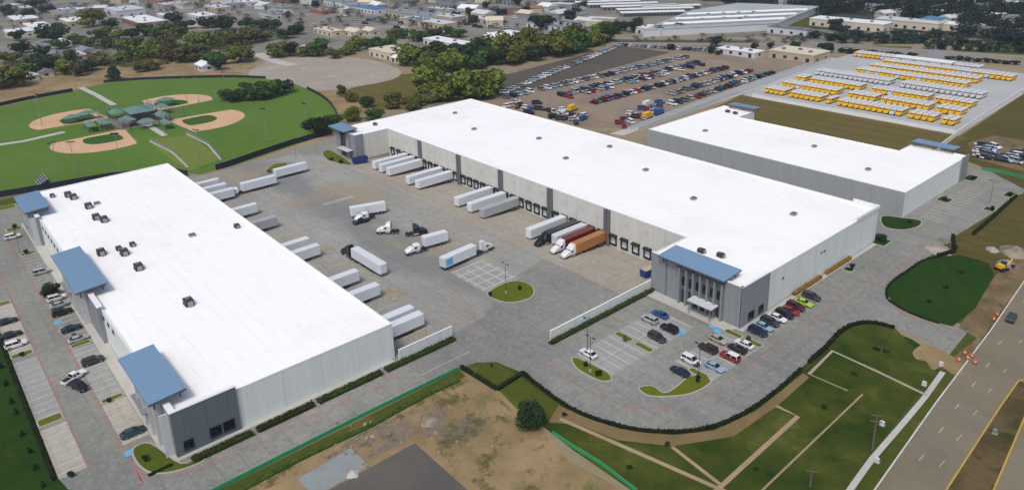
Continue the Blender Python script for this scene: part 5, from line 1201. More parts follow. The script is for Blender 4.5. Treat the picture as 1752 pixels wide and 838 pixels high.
def tmesh(kind, var, lod):
    key = (kind, var, lod)
    if key not in TMESH:
        shape = 'cone' if kind.endswith('cone') else ('wide' if var == 2 else 'round'); base = kind.replace('cone', '') or 'dark'
        n, l, c = ((3600, .062, 18) if lod == 0 else (900, .115, 13))
        b, tk = tree_mesh(kind, hash_(kind)+var*31, n, l, c, shape); TMESH[key] = (b, tk, 'leaf_'+base)
    return TMESH[key]
def hash_(s_): return sum(ord(ch)*(i+3) for i, ch in enumerate(s_))
TPROTO = {}
NT_ = [0]
def tree(x, y, wm, kind, label, group=None, hs=1.0, lod=1, var=None, name='tree', cat='tree', z=0):
    NT_[0] += 1; var = (NT_[0]*7 % 3) if var is None else var
    key = (kind, var, lod, name); sc = (wm/2, wm/2, wm/2*hs); rot = (NT_[0]*2.399) % 6.283
    if key not in TPROTO:
        b, tk, mt = tmesh(kind, var, lod)
        if lod == 0:
            o = empty(name, (0, 0, 0)); b.build('crown', mt, o); tk.build('trunk', 'bark', o); kids(o)
        else:
            m = MB(); m.add(b.v, b.f, 0); m.add(tk.v, tk.f, 1); o = m.build(name, [mt, 'bark'])
        TPROTO[key] = o; c = o
    else: c = copy_tree(TPROTO[key]) if lod == 0 else None
    if c is None: c = TPROTO[key].copy(); COL.objects.link(c)
    c.location = (x, y, z); c.rotation_euler = (0, 0, rot); c.scale = sc
    for kk in ('label', 'group'):
        if kk in c: del c[kk]
    return tag(c, label, cat, group)
def tpx(px, py, wpx, kind, label, group=None, hs=1.0, lod=1, **k):
    """tree whose crown bottom sits at py and whose crown is wpx wide in the photo"""
    x, y = G(px, py); dep = Vector((x, y, -CAMH)).dot(_f); wm = wpx*dep/FPX
    return tree(x, y, wm, kind, label, group, hs, lod, **k)
# near ones, each its own label
for px, py, w, kd, hs, lb in (
    (906, 728, 56, 'dark', .9, 'large dark round tree on the slope above the dirt lot'), (543, 233, 46, 'dark', .95, 'large dark round tree at the corner of the ball park by the court'), (90, 508, 34, 'dark', .8, 'dark bushy tree between the left parking and the middle canopy'),
    (583, 166, 20, 'green', 1.1, 'dark green tree standing alone on the gravel lot edge'), (603, 174, 24, 'olive', 1.0, 'olive green tree beside the gravel lot, second of three'), (627, 184, 30, 'green', .8, 'wide dark green tree beside the gravel lot, third of three'),
    (641, 207, 36, 'green', .6, 'wide low tree right behind the far end of the long warehouse'), (572, 216, 36, 'green', .8, 'dark tree touching the big round one by the ball park corner'), (604, 207, 34, 'olive', .8, 'bushy tree behind the far office canopy')):
    tpx(px, py, w, kd, lb, None, hs, 0)
for px, py, w, kd, hs, lb in (
    (1002, 628, 9, 'dark', 1.6, 'young tree at the upper end of the long parking island'), (1024, 644, 11, 'dark', 1.7, 'young tree at the lower end of the long parking island'), (1069, 584, 9, 'olive', 1.6, 'young tree on the upper thin parking strip'), (1194, 655, 9, 'dark', 2.2, 'young tree on the crescent shaped island'),
    (1193, 628, 9, 'dark', 1.6, 'young tree between the white car and the light blue car'), (1280, 588, 12, 'green', 1.4, 'young tree beside the office corner island'), (839, 507, 7, 'dark', 1.6, 'young tree on the left of the oval court island'), (889, 496, 8, 'dark', 1.5, 'young tree on the right of the oval court island'),
    (250, 790, 11, 'dark', 1.4, 'young tree on the corner lawn of the near warehouse'), (188, 688, 8, 'dark', 1.5, 'young tree on the left parking island before the near canopy'), (122, 815, 12, 'dark', 1.2, 'young tree at the bottom end of the pale parking bays'), (46, 436, 8, 'dark', 1.4, 'young tree on the far left parking island'),
    (26, 390, 8, 'dark', 1.2, 'young tree at the far end of the left parking'), (38, 610, 8, 'dark', 1.6, 'young tree behind the white car of the outer bays'), (128, 578, 10, 'olive', 1.0, 'olive shrub between the navy and silver cars'), (1506, 412, 20, 'dark', .8, 'dark round shrub at the near corner of the rear warehouse lawn'),
    (1556, 382, 8, 'dark', 1.4, 'young tree on the lawn between the two warehouses'), (1457, 462, 9, 'dark', 1.6, 'young tree on the wedge island by the rust shrubs'), (1615, 345, 8, 'dark', 1.6, 'young tree on the middle island of the rear parking'), (1666, 308, 8, 'dark', 1.4, 'young tree on the far island of the rear parking'),
    (1697, 362, 7, 'dark', 1.7, 'young tree on the right island of the rear parking'), (1728, 336, 8, 'dark', 1.2, 'young tree on the rightmost island of the rear parking'), (567, 275, 8, 'dark', 1.0, 'small shrub on the curved island by the far office'), (583, 280, 9, 'dark', .8, 'second small shrub on the curved island by the far office'),
    (461, 296, 8, 'yellow', 1.0, 'yellow green shrub beside the two trailers in line'), (616, 270, 6, 'dark', 1.6, 'narrow shrub at the wall of the far office'), (841, 628, 5, 'dark', 1.5, 'tiny sapling on the olive lawn by the drive'), (1634, 428, 9, 'dark', 1.5, 'dark narrow shrub at the hedge corner')):
    tpx(px, py, w, kd, lb, None, hs, 1, name='young_tree', cat='young tree')
for i, (px, py) in enumerate(((11, 660), (20, 690), (28, 708), (38, 745), (51, 775), (61, 803), (74, 832), (3, 630))):
    tpx(px, py, 10, 'darkcone', 'small dark conifer on the left lawn, number '+['one', 'two', 'three', 'four', 'five', 'six', 'seven', 'eight'][i]+' counted from the far end' if False else 'small dark conifer on the left lawn, '+['below the topmost one', 'third from the top', 'fourth from the top', 'fifth from the top', 'third from the bottom', 'second from the bottom', 'lowest', 'topmost at the picture edge'][i], 'small conifers on the left lawn', 1.1, 1, name='small_conifer', cat='conifer')
for i, (px, py, lb) in enumerate(((1461, 640, 'between the two pale footpaths'), (1410, 697, 'in the middle of the fenced basin corner'), (1077, 800, 'on the lower basin lawn left of the footpath'), (1293, 803, 'on the basin lawn by the footpath fork'), (1500, 598, 'on the upper lawn by the entrance'), (1618, 492, 'in the middle of the dark green lawn'),
                                  (1590, 517, 'on the lower part of the dark green lawn'), (1645, 466, 'on the upper part of the dark green lawn'), (1515, 602, 'just right of another on the entrance lawn'), (966, 710, 'at the head of the tan footpath'), (1142, 760, 'at the head of the short tan footpath'), (1318, 812, 'near the bottom edge of the basin'))):
    tpx(px, py, 11, 'dark', 'low dark shrub '+lb, None, .45, 1, name='shrub', cat='shrub')
# dark row on the ball park turf
for i, (px, py, w) in enumerate(((388, 171, 18), (400, 173, 20), (414, 172, 20), (429, 171, 22), (444, 170, 22), (459, 168, 24), (472, 163, 24), (485, 158, 24), (450, 160, 22), (420, 163, 20))):
    tpx(px, py+1, w*1.5, ('green', 'dark', 'green')[i % 3], 'dark tree of the row on the ball park turf, '+['leftmost', 'second from the left', 'third from the left', 'fourth from the left', 'fifth from the left', 'fourth from the right', 'third from the right', 'rightmost', 'behind the right half', 'behind the left half'][i], 'row of dark trees on the ball park turf', .8, 1)
GB = 'trees in the belt between the ball park and the town'
BEL = [(22, 148, 50, 'olive'), (6, 150, 34, 'brown'), (48, 132, 34, 'green'), (72, 126, 36, 'dark'), (92, 120, 30, 'brown'), (60, 112, 28, 'olive'), (110, 128, 30, 'olive'), (135, 130, 26, 'brown'), (152, 122, 26, 'dark'), (20, 108, 26, 'olive'), (36, 92, 26, 'dark'), (75, 96, 22, 'dark'),
       (96, 71, 40, 'dark'), (104, 84, 22, 'green'), (132, 75, 22, 'olive'), (150, 80, 22, 'olive'), (160, 46, 34, 'olive'), (188, 50, 22, 'dark'), (183, 66, 24, 'olive'), (204, 68, 24, 'olive'), (226, 66, 24, 'dark'), (250, 62, 26, 'green'), (168, 72, 22, 'green'), (190, 82, 24, 'brown'),
       (172, 112, 30, 'brown'), (196, 136, 22, 'darkcone'), (204, 108, 28, 'olive'), (222, 102, 26, 'dark'), (248, 100, 34, 'olive'), (276, 100, 36, 'olive'), (300, 104, 38, 'brown'), (322, 106, 34, 'brown'), (262, 120, 22, 'olive'), (240, 124, 20, 'brown'), (346, 96, 30, 'brown'), (366, 112, 30, 'green'),
       (374, 120, 22, 'dark'), (352, 82, 30, 'olive'), (330, 74, 26, 'olive'), (308, 66, 24, 'brown'), (286, 62, 26, 'olive'), (266, 66, 22, 'green'), (356, 48, 24, 'dark'), (385, 52, 32, 'dark'), (424, 50, 24, 'dark'), (448, 52, 24, 'dark'), (470, 52, 22, 'green'), (300, 44, 26, 'blueish'), (320, 50, 22, 'dark'),
       (388, 74, 30, 'brown'), (412, 106, 40, 'olive'), (402, 80, 26, 'brown'), (428, 74, 34, 'brown'), (452, 70, 24, 'olive'), (476, 98, 30, 'brown'), (496, 96, 26, 'dark'), (492, 66, 22, 'dark'), (508, 60, 24, 'dark'), (528, 96, 30, 'olive'), (546, 96, 34, 'green'), (572, 100, 22, 'brown'), (592, 94, 22, 'olive'),
       (604, 88, 22, 'olive'), (614, 80, 22, 'yellow'), (632, 84, 22, 'green'), (650, 84, 24, 'green'), (668, 82, 22, 'green'), (676, 66, 22, 'olive'), (690, 66, 20, 'green'), (708, 72, 22, 'green'), (726, 70, 24, 'green'), (744, 68, 22, 'dark'), (764, 64, 20, 'green'), (786, 64, 20, 'green'), (214, 88, 24, 'olive'), (236, 84, 26, 'brown'),
       (120, 108, 24, 'green'), (30, 70, 20, 'dark'), (12, 28, 22, 'blueish'), (50, 34, 20, 'dark'), (62, 14, 22, 'dark'), (80, 22, 18, 'blueish'), (315, 92, 26, 'olive'), (284, 84, 26, 'brown'), (262, 84, 24, 'olive')]
KN = {'olive': 'olive green', 'brown': 'brownish green', 'dark': 'dark green', 'green': 'green', 'darkcone': 'dark upright', 'blueish': 'blue green', 'yellow': 'yellow green'}
ORD = ['first', 'second', 'third', 'fourth', 'fifth', 'sixth', 'seventh', 'eighth', 'ninth', 'tenth', 'eleventh', 'twelfth']
def nth(i): return ORD[i] if i < 12 else f'{i+1}'+('th' if (i+1) % 100 in (11, 12, 13) else {1: 'st', 2: 'nd', 3: 'rd'}.get((i+1) % 10, 'th'))
cntk = {}
for px, py, w, kd in sorted(BEL):
    i = cntk.get(kd, 0); cntk[kd] = i+1
    tpx(px, py, w*1.35, kd, f'{KN[kd]} tree, {nth(i)} such from the left in the belt above the ball park', GB, .72)
def inpoly(p, poly):
    c = False; j = len(poly)-1
    for i in range(len(poly)):
        if (poly[i][1] > p[1]) != (poly[j][1] > p[1]) and p[0] < (poly[j][0]-poly[i][0])*(p[1]-poly[i][1])/(poly[j][1]-poly[i][1])+poly[i][0]: c = not c
        j = i
    return c
def scatter(poly, n, w, kinds, label, group, hs=.9, sep=.55, seed=3, name='tree', cat='tree'):
    r = random.Random(seed); xs = [p[0] for p in poly]; ys = [p[1] for p in poly]; pts = []; tries = 0
    while len(pts) < n and tries < 20000:
        tries += 1; p = (r.uniform(min(xs), max(xs)), r.uniform(min(ys), max(ys)))
        if inpoly(p, poly) and all((p[0]-q[0])**2+(p[1]-q[1])**2 > (w*sep)**2 for q in pts): pts.append(p)
    for p in pts:
        kd = r.choice(kinds); tree(p[0], p[1], w*r.uniform(.75, 1.25), kd, f'{KN[kd]} {label}', group, hs*r.uniform(.85, 1.15), 1, name=name, cat=cat)
WA = P((690, 112), (760, 126), (862, 112), (960, 97), (1050, 74), (1046, 66), (940, 82), (840, 96), (720, 108))
scatter(WA, 46, 18, ['olive', 'green', 'olive', 'dark'], 'tree in the long wood beside the auction yard', 'trees of the long wood beside the auction yard', .9, .6, 5)
WB = P((722, 168), (738, 150), (800, 148), (858, 152), (866, 158), (800, 174), (755, 176))
scatter(WB, 16, 17, ['olive', 'olive', 'green'], 'tree in the wood right behind the long warehouse', 'trees of the wood right behind the long warehouse', .9, .55, 6)
scatter(P((670, 178), (740, 165), (770, 172), (720, 190), (670, 192)), 10, 9, ['brown', 'brown', 'olive'], 'scrub tree on the dry grass behind the long warehouse', 'scrub on the dry grass', .7, .6, 8)
FARL = [(925, 52, 34), (938, 48, 26), (912, 42, 22), (975, 34, 22), (985, 26, 18), (1048, 58, 32), (1062, 54, 26), (1084, 56, 26), (1090, 44, 20), (1030, 70, 26), (1130, 60, 24), (1164, 56, 22), (1226, 80, 24), (1360, 84, 20), (1412, 90, 26), (1428, 52, 26), (1440, 60, 22), (1266, 44, 18), (1296, 42, 20), (806, 26, 20), (832, 14, 16), (858, 26, 18),
        (900, 24, 18), (886, 10, 16), (948, 12, 16), (1000, 12, 16), (780, 34, 18), (810, 40, 18), (540, 14, 16), (505, 8, 14), (1190, 40, 20), (1216, 92, 16), (1228, 94, 12), (1148, 86, 14), (1290, 86, 16), (1318, 84, 14)]
for i, (px, py, w) in enumerate(sorted(FARL)): tpx(px, py, w, ('blueish', 'dark', 'blueish')[px % 3], f'dark tree among the far town buildings, {nth(i)} from the left', 'trees scattered through the far town', .85)
for k in range(11): tpx(1440+k*12, 90+.9*k+(k % 2), 17, 'blueish' if k % 2 else 'dark', f'dark tree of the row behind the bus yard, {nth(k)} from the left', 'row of dark trees behind the bus yard', .55)
for k in range(16): px = 1590+k*11; tpx(px, 84+.5*k-8*(k % 2), 20, 'blueish' if k % 3 else 'green', f'dark tree along the far road on the right, {nth(k)} from the left', 'trees along the far road on the right', .7)
for k in range(8): tpx(1625+k*16, 102+k*1.3, 16, 'dark', f'low dark tree between the bus yard and the far road, {nth(k)} from the left', 'low trees between the bus yard and the far road', .5)
for k in range(10): tpx(1395+k*23, 66+(k % 3)*4, 24, 'blueish' if k % 2 else 'dark', f'dark tree in front of the long cream building, {nth(k)} from the left', 'trees in front of the long cream building', .7)
# the wooded suburb: one continuous mass of crowns
r2 = random.Random(77); sb = MB(); base, _, _ = tmesh('blueish', 0, 1); import itertools
small = [base.f[i] for i in range(0, len(base.f), 4)]
SUB = P((1400, 40), (1390, 22), (1330, 8), (1190, 2), (1190, -25), (1330, -40), (1700, -60), (2000, -40), (1950, 84), (1660, 80), (1632, 62), (1632, 40), (1500, 26), (1420, 26))
xs = [p[0] for p in SUB]; ys = [p[1] for p in SUB]; cnt = 0
while cnt < 3600:
    p = (r2.uniform(min(xs), max(xs)), r2.uniform(min(ys), max(ys)))
    if not inpoly(p, SUB): continue
    cnt += 1; q = r2.uniform(4, 8); a = r2.uniform(0, 6.28); ca, sa = math.cos(a)*q, math.sin(a)*q; o_ = len(sb.v)
    vs = []; fs = []
    for f in small[:: 2]:
        n_ = len(vs); vs += [(p[0]+base.v[i][0]*ca*1.15-base.v[i][1]*sa*1.15, p[1]+base.v[i][0]*sa*1.15+base.v[i][1]*ca*1.15, base.v[i][2]*q*.75) for i in f]; fs.append(tuple(range(n_, n_+4)))
    sb.add(vs, fs)
tag(sb.build('suburb_tree_cover', 'leaf_blueish'), 'dark wooded mass of the far suburb filling the top right', 'trees', kind='stuff')
TB = P((0, 12), (200, 8), (500, -2), (900, 0), (1200, 0), (1200, -60), (0, -60), (-300, 20)); sb = MB(); cnt = 0; xs = [p[0] for p in TB]; ys = [p[1] for p in TB]
while cnt < 700:
    p = (r2.uniform(min(xs), max(xs)), r2.uniform(min(ys), max(ys)))
    if not inpoly(p, TB): continue
    cnt += 1; q = r2.uniform(4, 8); a = r2.uniform(0, 6.28); ca, sa = math.cos(a)*q, math.sin(a)*q; vs = []; fs = []
    for f in small[::2]:
        n_ = len(vs); vs += [(p[0]+base.v[i][0]*ca*1.2-base.v[i][1]*sa*1.2, p[1]+base.v[i][0]*sa*1.2+base.v[i][1]*ca*1.2, base.v[i][2]*q*.75) for i in f]; fs.append(tuple(range(n_, n_+4)))
    sb.add(vs, fs)
tag(sb.build('horizon_tree_cover', 'leaf_blueish'), 'dark band of trees behind the far town along the top edge', 'trees', kind='stuff')

def mass(poly, n, lo, hi, mat, name, label, seed, sq=.75, st=2):
    r3 = random.Random(seed); m_ = MB(); xs = [p[0] for p in poly]; ys = [p[1] for p in poly]; c_ = 0
    while c_ < n:
        p = (r3.uniform(min(xs), max(xs)), r3.uniform(min(ys), max(ys)))
        if not inpoly(p, poly): continue
        c_ += 1; q = r3.uniform(lo, hi); a = r3.uniform(0, 6.28); ca, sa = math.cos(a)*q, math.sin(a)*q; vs = []; fs = []
        for f in small[::st]:
            n_ = len(vs); vs += [(p[0]+base.v[i][0]*ca-base.v[i][1]*sa, p[1]+base.v[i][0]*sa+base.v[i][1]*ca, base.v[i][2]*q*sq-q*.15) for i in f]; fs.append(tuple(range(n_, n_+4)))
        m_.add(vs, fs)
    return tag(m_.build(name, mat), label, 'vegetation', kind='stuff')
mass(P((0, 128), (0, 96), (60, 100), (130, 92), (240, 98), (330, 88), (400, 66), (430, 70), (430, 84), (370, 100), (330, 110), (240, 116), (150, 122), (60, 132)), 230, 2.5, 5, 'leaf_brown', 'undergrowth', 'low brownish undergrowth filling the tree belt above the ball park', 31, .5)
mass(P((150, 78), (300, 66), (420, 52), (500, 62), (500, 72), (400, 66), (300, 76), (180, 88)), 90, 3, 5, 'leaf_green', 'undergrowth', 'low green undergrowth along the town side of the tree belt', 32, .6)
mass([(p[0], p[1]) for p in WA], 150, 3, 5.5, 'leaf_green', 'undergrowth', 'green undergrowth filling the long wood beside the auction yard', 33, .6)
mass([(p[0], p[1]) for p in WB], 60, 3, 5.5, 'leaf_olive', 'undergrowth', 'olive undergrowth filling the wood right behind the long warehouse', 34, .6)
TW = P((-40, 60), (0, 10), (400, 4), (900, 4), (1010, 20), (1040, 62), (900, 52), (700, 56), (480, 50), (250, 26), (120, 36))
mass(TW, 230, 2.5, 5.5, 'leaf_dark', 'town_greenery', 'scattered dark trees and bushes between the roofs of the far town', 35, .8)
mass(P((1380, 62), (1620, 60), (1640, 78), (1440, 76)), 60, 3, 5.5, 'leaf_blueish', 'town_greenery', 'dark trees and bushes in front of the long cream building', 36, .7)
mass(P((1060, 66), (1300, 60), (1400, 66), (1400, 76), (1060, 70)), 40, 1.5, 3.5, 'leaf_dark', 'town_greenery', 'dark bushes along the road beyond the auction yard', 37, .6)
# ================================================================== FAR BUILDINGS
def bld(px, py, w, d, h, wall, roof, label, gable=False, rot=0, doors=3, name='building', cat='building', group=None, win_=True):
    """far building: px,py = middle of its near foot; w along x, d along y"""
    x, y = G(px, py); t = empty(name, (x, y, .02), R_(rot), label=label, cat=cat, group=group)
    b = MB(); b.box(-w/2, w/2, 0, d, 0, h-.01); b.build('wall', wall, t)
    b = MB()
    if gable: 
        g = min(w, d)*.22
        if w >= d: b.loft([[(-w/2-.5, -.5, h), (-w/2-.5, d/2, h+g), (-w/2-.5, d+.5, h)], [(w/2+.5, -.5, h), (w/2+.5, d/2, h+g), (w/2+.5, d+.5, h)]])
        else: b.loft([[(-w/2-.5, -.5, h), (0, -.5, h+g), (w/2+.5, -.5, h)], [(-w/2-.5, d+.5, h), (0, d+.5, h+g), (w/2+.5, d+.5, h)]])
    else: b.box(-w/2-.25, w/2+.25, -.25, d+.25, h, h+.5)
    b.build('roof', roof, t)
    if win_:
        n = max(2, int(w/7))
        for k in range(min(n, 12)):
            xx = -w/2+w*(k+.5)/n; b = MB(); b.box(xx-1.2, xx+1.2, -.06, -.005, .2 if k % 3 == 0 else 1.0, 2.9); b.build('door' if k % 3 == 0 else 'window', 'glass' if k % 3 else 'steel', t)
        n = max(1, int(d/9))
        for k in range(min(n, 8)):
            yy = d*(k+.5)/n; b = MB(); b.box(w/2+.005, w/2+.06, yy-1.2, yy+1.2, 1.0, 2.6); b.build('window', 'glass', t)
    if not gable and w*d > 300:
        for k in range(3): b = MB(); xx, yy = -w*.3+w*.3*k, d*(.35+.2*(k % 2)); b.box(xx-1, xx+1, yy-1, yy+1, h+.5, h+1.7); b.build('roof_unit', 'acgrey', t)
    return t
for i, (px, py, w, d, h, wl, rf, lb) in enumerate((
    (340, 121, 14, 10, 3.6, 'offwhite', 'coping', 'white house behind the top fence of the ball park'), (65, 132, 12, 9, 3.4, 'cream', 'galv', 'grey roofed house left behind the ball park trees'), (46, 138, 8, 7, 3.2, 'offwhite', 'coping', 'small white shed beside the grey roofed house'),
    (122, 103, 15, 10, 3.6, 'tan_wall', 'coping', 'white roofed house in the middle of the tree belt'), (650, 100, 30, 20, 5, 'cream', 'cream', 'cream hall at the top of the gravel lot'), (676, 108, 10, 7, 3.5, 'cream', 'coping', 'small cream annex at the corner of the cream hall'),
    (519, 92, 7, 7, 4.5, 'offwhite', 'coping', 'small white house between two trees above the gravel lot'), (552, 60, 34, 12, 4, 'cream', 'cream', 'long cream building, left one of three beyond the gravel lot'), (598, 62, 20, 11, 4, 'cream', 'cream', 'cream building, middle one of three beyond the gravel lot'),
    (626, 61, 14, 11, 4, 'cream', 'cream', 'cream building, right one of three beyond the gravel lot'), (765, 84, 64, 14, 4.5, 'offwhite', 'coping', 'long white roof behind the wood, left of the red sign house'), (862, 74, 34, 20, 6, 'offwhite', 'coping', 'white building with a red corner behind the long wood'), (836, 74, 14, 10, 5, 'offwhite', 'coping', 'smaller white building left of the one with the red corner'),
    (1290, 92, 60, 10, 3.5, 'offwhite', 'coping', 'long white shed at the top right corner of the auction yard') if False else (1258, 96, 30, 12, 3.5, 'offwhite', 'coping', 'long white shed at the top of the auction yard'), (1352, 104, 32, 22, 5, 'tan_wall', 'cream', 'wide cream roofed shed beside the bus yard corner'),
    (1345, 60, 34, 10, 5, 'offwhite', 'acgrey', 'white fronted building beyond the auction yard'), (20, 40, 46, 22, 5, 'tan_wall', 'coping', 'white roofed store at the left edge, farther one'), (50, 55, 60, 18, 5, 'tan_wall', 'coping', 'long white roofed store at the left edge'), (12, 64, 30, 22, 5, 'cream', 'coping', 'white building at the very left edge of the town'),
    (95, 30, 56, 24, 5, 'tan_wall', 'galv', 'grey roofed hall left of the big olive tree'), (110, 44, 40, 18, 5, 'tan_wall', 'coping', 'pale roofed hall just below the grey roofed one'), (190, 28, 50, 30, 7, 'offwhite', 'offwhite', 'tall white hall right of the big olive tree'), (225, 44, 66, 24, 5, 'brick', 'coping', 'white roof with red brick front right of the olive tree'),
    (98, 80, 18, 10, 3.5, 'offwhite', 'coping', 'small white roofed house under the round dark tree'), (60, 90, 34, 12, 3.5, 'offwhite', 'galv', 'pale low building at the left of the tree belt'), (135, 94, 20, 10, 3.5, 'offwhite', 'galv', 'pale low house amid the tree belt'),
    (276, 34, 28, 16, 5, 'offwhite', 'coping', 'white hall left of the blue green tree'), (332, 35, 36, 18, 5, 'offwhite', 'coping', 'white hall right of the blue green tree'), (415, 10, 34, 12, 5, 'offwhite', 'coping', 'far white roof near the top edge, left of centre'), (455, 32, 34, 14, 5, 'offwhite', 'galv', 'pale hall behind the row of dark town trees'),
    (570, 12, 46, 18, 6, 'offwhite', 'galv', 'grey hall near the top edge beyond the cream buildings'), (620, 22, 50, 14, 5, 'offwhite', 'bluebright', 'hall with a blue roof edge in the far town'), (700, 34, 90, 20, 5, 'tan_wall', 'galv', 'long grey hall left in the town centre'), (720, 46, 70, 16, 5, 'tan_wall', 'offwhite', 'long pale hall below the long grey one'),
    (760, 14, 30, 20, 8, 'galv', 'acgrey', 'grey block near the top edge, town centre'), (760, 42, 26, 16, 7, 'tan_wall', 'offwhite', 'pale block with a dark opening in the town centre'), (820, 40, 40, 10, 4, 'tan_wall', 'offwhite', 'low pale building in the town centre'), (840, 6, 70, 14, 5, 'galv', 'acgrey', 'dark grey hall at the top edge'),
    (925, 50, 38, 8, 4, 'offwhite', 'galv', 'low building with blue grey roof under the dark trees'), (970, 46, 24, 10, 4, 'offwhite', 'galv', 'small grey building beside the dark trees'), (1108, 60, 26, 18, 5, 'offwhite', 'coping', 'white annex at the left end of the vast grey roof'),
    (470, 20, 40, 18, 5, 'tan_wall', 'galv', 'grey roofed hall behind the town trees'), (360, 20, 40, 16, 5, 'tan_wall', 'offwhite', 'pale roofed hall near the top edge, left'), (650, 6, 60, 20, 6, 'galv', 'galv', 'grey shed on the top edge of the town'), (300, 6, 60, 20, 6, 'tan_wall', 'offwhite', 'pale shed on the top edge at the left'))):
    bld(px, py, w, d, h, wl, rf, lb, gable=(w < 22))
rt_ = random.Random(91); wd = {'coping': 'white', 'galv': 'grey', 'offwhite': 'pale', 'acgrey': 'dark grey', 'brick': 'reddish', 'cream': 'cream'}
for k in range(64):
    px = 20+k*16.2+rt_.uniform(-5, 5); py = rt_.choice([7, 14, 22, 31, 44])+rt_.uniform(-3, 3)
    if px < 240 and py > 26: continue
    rf = rt_.choice(['coping', 'galv', 'offwhite', 'acgrey', 'galv', 'offwhite', 'cream', 'brick']); w_ = rt_.uniform(14, 34)
    bld(px, py, w_, rt_.uniform(9, 16), rt_.uniform(3.5, 5.5), rt_.choice(['tan_wall', 'offwhite', 'cream', 'galv', 'brick']), rf, f'{wd[rf]} roofed {"long" if w_ > 24 else "small"} building of the far town, {nth(k)} block from the left', gable=w_ < 22, rot=rt_.choice([0, 0, 49.6, 20]), group='small buildings of the far town', win_=False)
for k in range(46):
    px, py = rt_.uniform(520, 1000), rt_.uniform(16, 50); x, y = G(px, py); co = rt_.choice(['white', 'silver', 'navy', 'black', 'red', 'grey'])
    f = far_car('van', co, x, y, R_(49.6+rt_.uniform(-8, 8)), f'{co} vehicle parked between the buildings of the far town', 'vehicles in the far town', .06); f.scale = (1.2, 1.2, 1.2)
# long storage roofs
for i, (px, py, ln) in enumerate(((1012, 5, 100), (1040, 9, 110), (1066, 13, 120), (1095, 17, 130), (1150, 17, 100), (1122, 22, 130), (1118, 28, 110))):
    x, y = G(px, py); dep = Vector((x, y, -CAMH)).dot(_f); L = ln*dep/FPX/2
    t = empty('storage_building', (x, y, .02), R_(49.6), label='long narrow white storage roof, '+['uppermost and leftmost', 'second from the top', 'third from the top', 'fourth from the top', 'the one set furthest right', 'second from the bottom', 'lowest'][i]+' of seven', cat='storage building', group='long storage roofs')
    b = MB(); b.box(-L, L, 0, 11, 0, 3.4); b.build('wall', 'acgrey', t); b = MB(); b.box(-L-.4, L+.4, -.4, 11.4, 3.4, 3.8); b.build('roof', 'coping', t)
    for k in range(18): b = MB(); xx = -L+2+(2*L-4)*k/18; b.box(xx, xx+2.6, -.05, -.004, 0, 2.6); b.build('door', 'steel', t)
# vast grey roof
P0 = G(1100, 64); P1 = G(1330, 52); P2 = G(1400, 22); P3 = G(1262, 16); P4 = G(1180, 30)
t = empty('distribution_centre', (P0[0], P0[1], 0), label='vast pale grey roof with white front beyond the auction yard', cat='building')
ol = [(p[0]-P0[0], p[1]-P0[1]) for p in (P0, P1, P2, P3, P4)]
b = MB(); b.loft([[(*p, 0) for p in ol], [(*p, 5.5) for p in ol]]); b.build('wall', 'offwhite', t); b = MB(); b.loft([[(*p, 5.51) for p in inset_pts(ol, -.4)], [(*p, 6.1) for p in inset_pts(ol, -.4)]]); b.build('roof', 'bigroof', t)
for k in range(6):
    a_ = Vector(ol[0]).lerp(Vector(ol[4]), .12+.14*k).lerp(Vector(ol[1]), .05); c_ = Vector(ol[1]).lerp(Vector(ol[2]), .12+.14*k).lerp(Vector(ol[0]), .04); n_ = Vector((-(c_-a_).y, (c_-a_).x)).normalized()
    b = MB(); b.loft([[(*(a_-n_*2.6), 6.1), (*a_, 7.2), (*(a_+n_*2.6), 6.1)], [(*(c_-n_*2.6), 6.1), (*c_, 7.2), (*(c_+n_*2.6), 6.1)]]); b.build('roof_ridge', 'coping' if k % 2 else 'galv', t)
for k in range(12):
    f = Vector(ol[0]).lerp(Vector(ol[1]), (k+.5)/12).lerp(Vector(ol[3]), .3+.1*(k % 3)); b = MB(); b.box(f.x-1.2, f.x+1.2, f.y-1.2, f.y+1.2, 6.1, 7.0); b.build('roof_unit', 'galv', t)
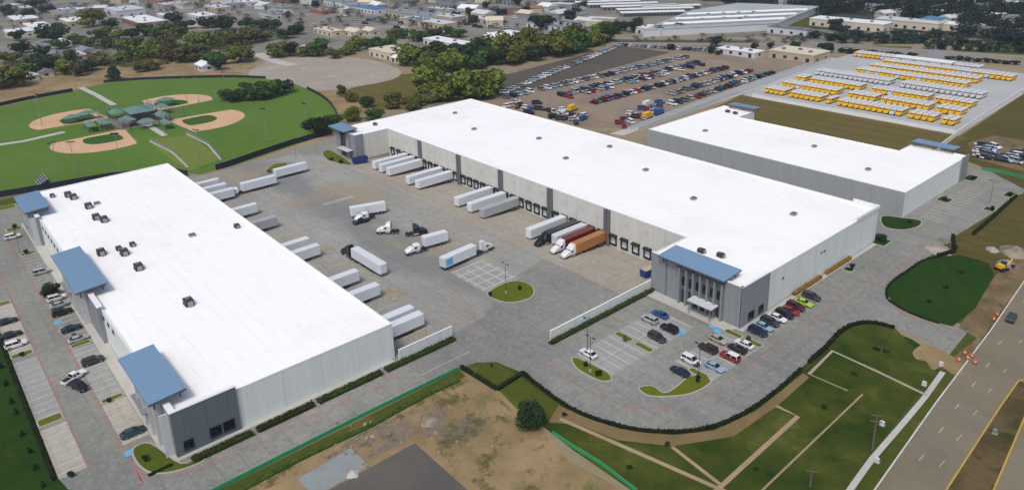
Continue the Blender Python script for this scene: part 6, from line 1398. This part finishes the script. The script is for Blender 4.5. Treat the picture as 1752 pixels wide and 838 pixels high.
# long cream civic building
t = bld(1445, 50, 62, 18, 6, 'cream', 'coping', 'long cream building with white roof at the far right, left wing'); t = bld(1548, 50, 50, 18, 6, 'cream', 'offwhite', 'long cream building at the far right, middle wing'); t = bld(1588, 52, 14, 16, 8.5, 'cream', 'bluebright', 'tower block with a bright blue roof at the far right'); t = bld(1628, 54, 40, 16, 5, 'cream', 'coping', 'long cream building at the far right, right wing')
for i, (px, py) in enumerate(((1690, 62), (1745, 66), (1640, 38), (1700, 36), (1560, 14), (1500, 20), (1450, 12), (1620, 20), (1740, 40), (1690, 18), (1590, 30), (1740, 14), (1400, 8), (1350, 12), (1530, 30), (1650, 10))):
    bld(px, py, 16+(i % 3)*4, 11, 4, ('tan_wall', 'offwhite', 'cream')[i % 3], ('acgrey', 'galv', 'offwhite', 'coping')[i % 4], f'house among suburb trees, {["dark grey", "mid grey", "pale", "white"][i % 4]} roof, by the '+('right edge' if px > 1680 else 'cream building' if px > 1520 else 'vast grey roof'), gable=True, name='house', cat='house', group='houses among the suburb trees', rot=i*37 % 90)
x, y = G(1575, 113); bld(1575, 113, 34, 8, 3.5, 'offwhite', 'coping', 'long white canopy shed at the back of the bus yard')

# ================================================================== AIR
b = MB(); b.box(-2650, 1050, -1350, 2750, -3.0, 118)
hz = b.build('haze', []); hz['kind'] = 'stuff'; tag(hz, 'thin blue haze over the whole place', 'haze')
hm = bpy.data.materials.new('haze_air'); hm.use_nodes = True; hn = hm.node_tree; hn.nodes.remove(hn.nodes['Principled BSDF'])
pv = hn.nodes.new('ShaderNodeVolumePrincipled'); pv.inputs['Color'].default_value = (.80, .88, 1.0, 1); pv.inputs['Density'].default_value = .00012; pv.inputs['Anisotropy'].default_value = .2
hn.links.new(pv.outputs[0], hn.nodes['Material Output'].inputs['Volume']); hz.data.materials.append(hm)

# ------------------------------------------------------------------ labels: tell same-looking neighbours apart by where they stand
def screen_x(o):
    d = Vector(o.location)-Vector((0, 0, CAMH)); return d.dot(RT)/d.dot(_f)
same = {}
for o in list(SC.objects):
    if o.parent is None and 'label' in o: same.setdefault(o['label'], []).append(o)
for lb, L in same.items():
    if len(L) > 1 and len(lb.split()) <= 12:
        for i, o in enumerate(sorted(L, key=screen_x)): o['label'] = lb+', '+nth(i)+' such from left'
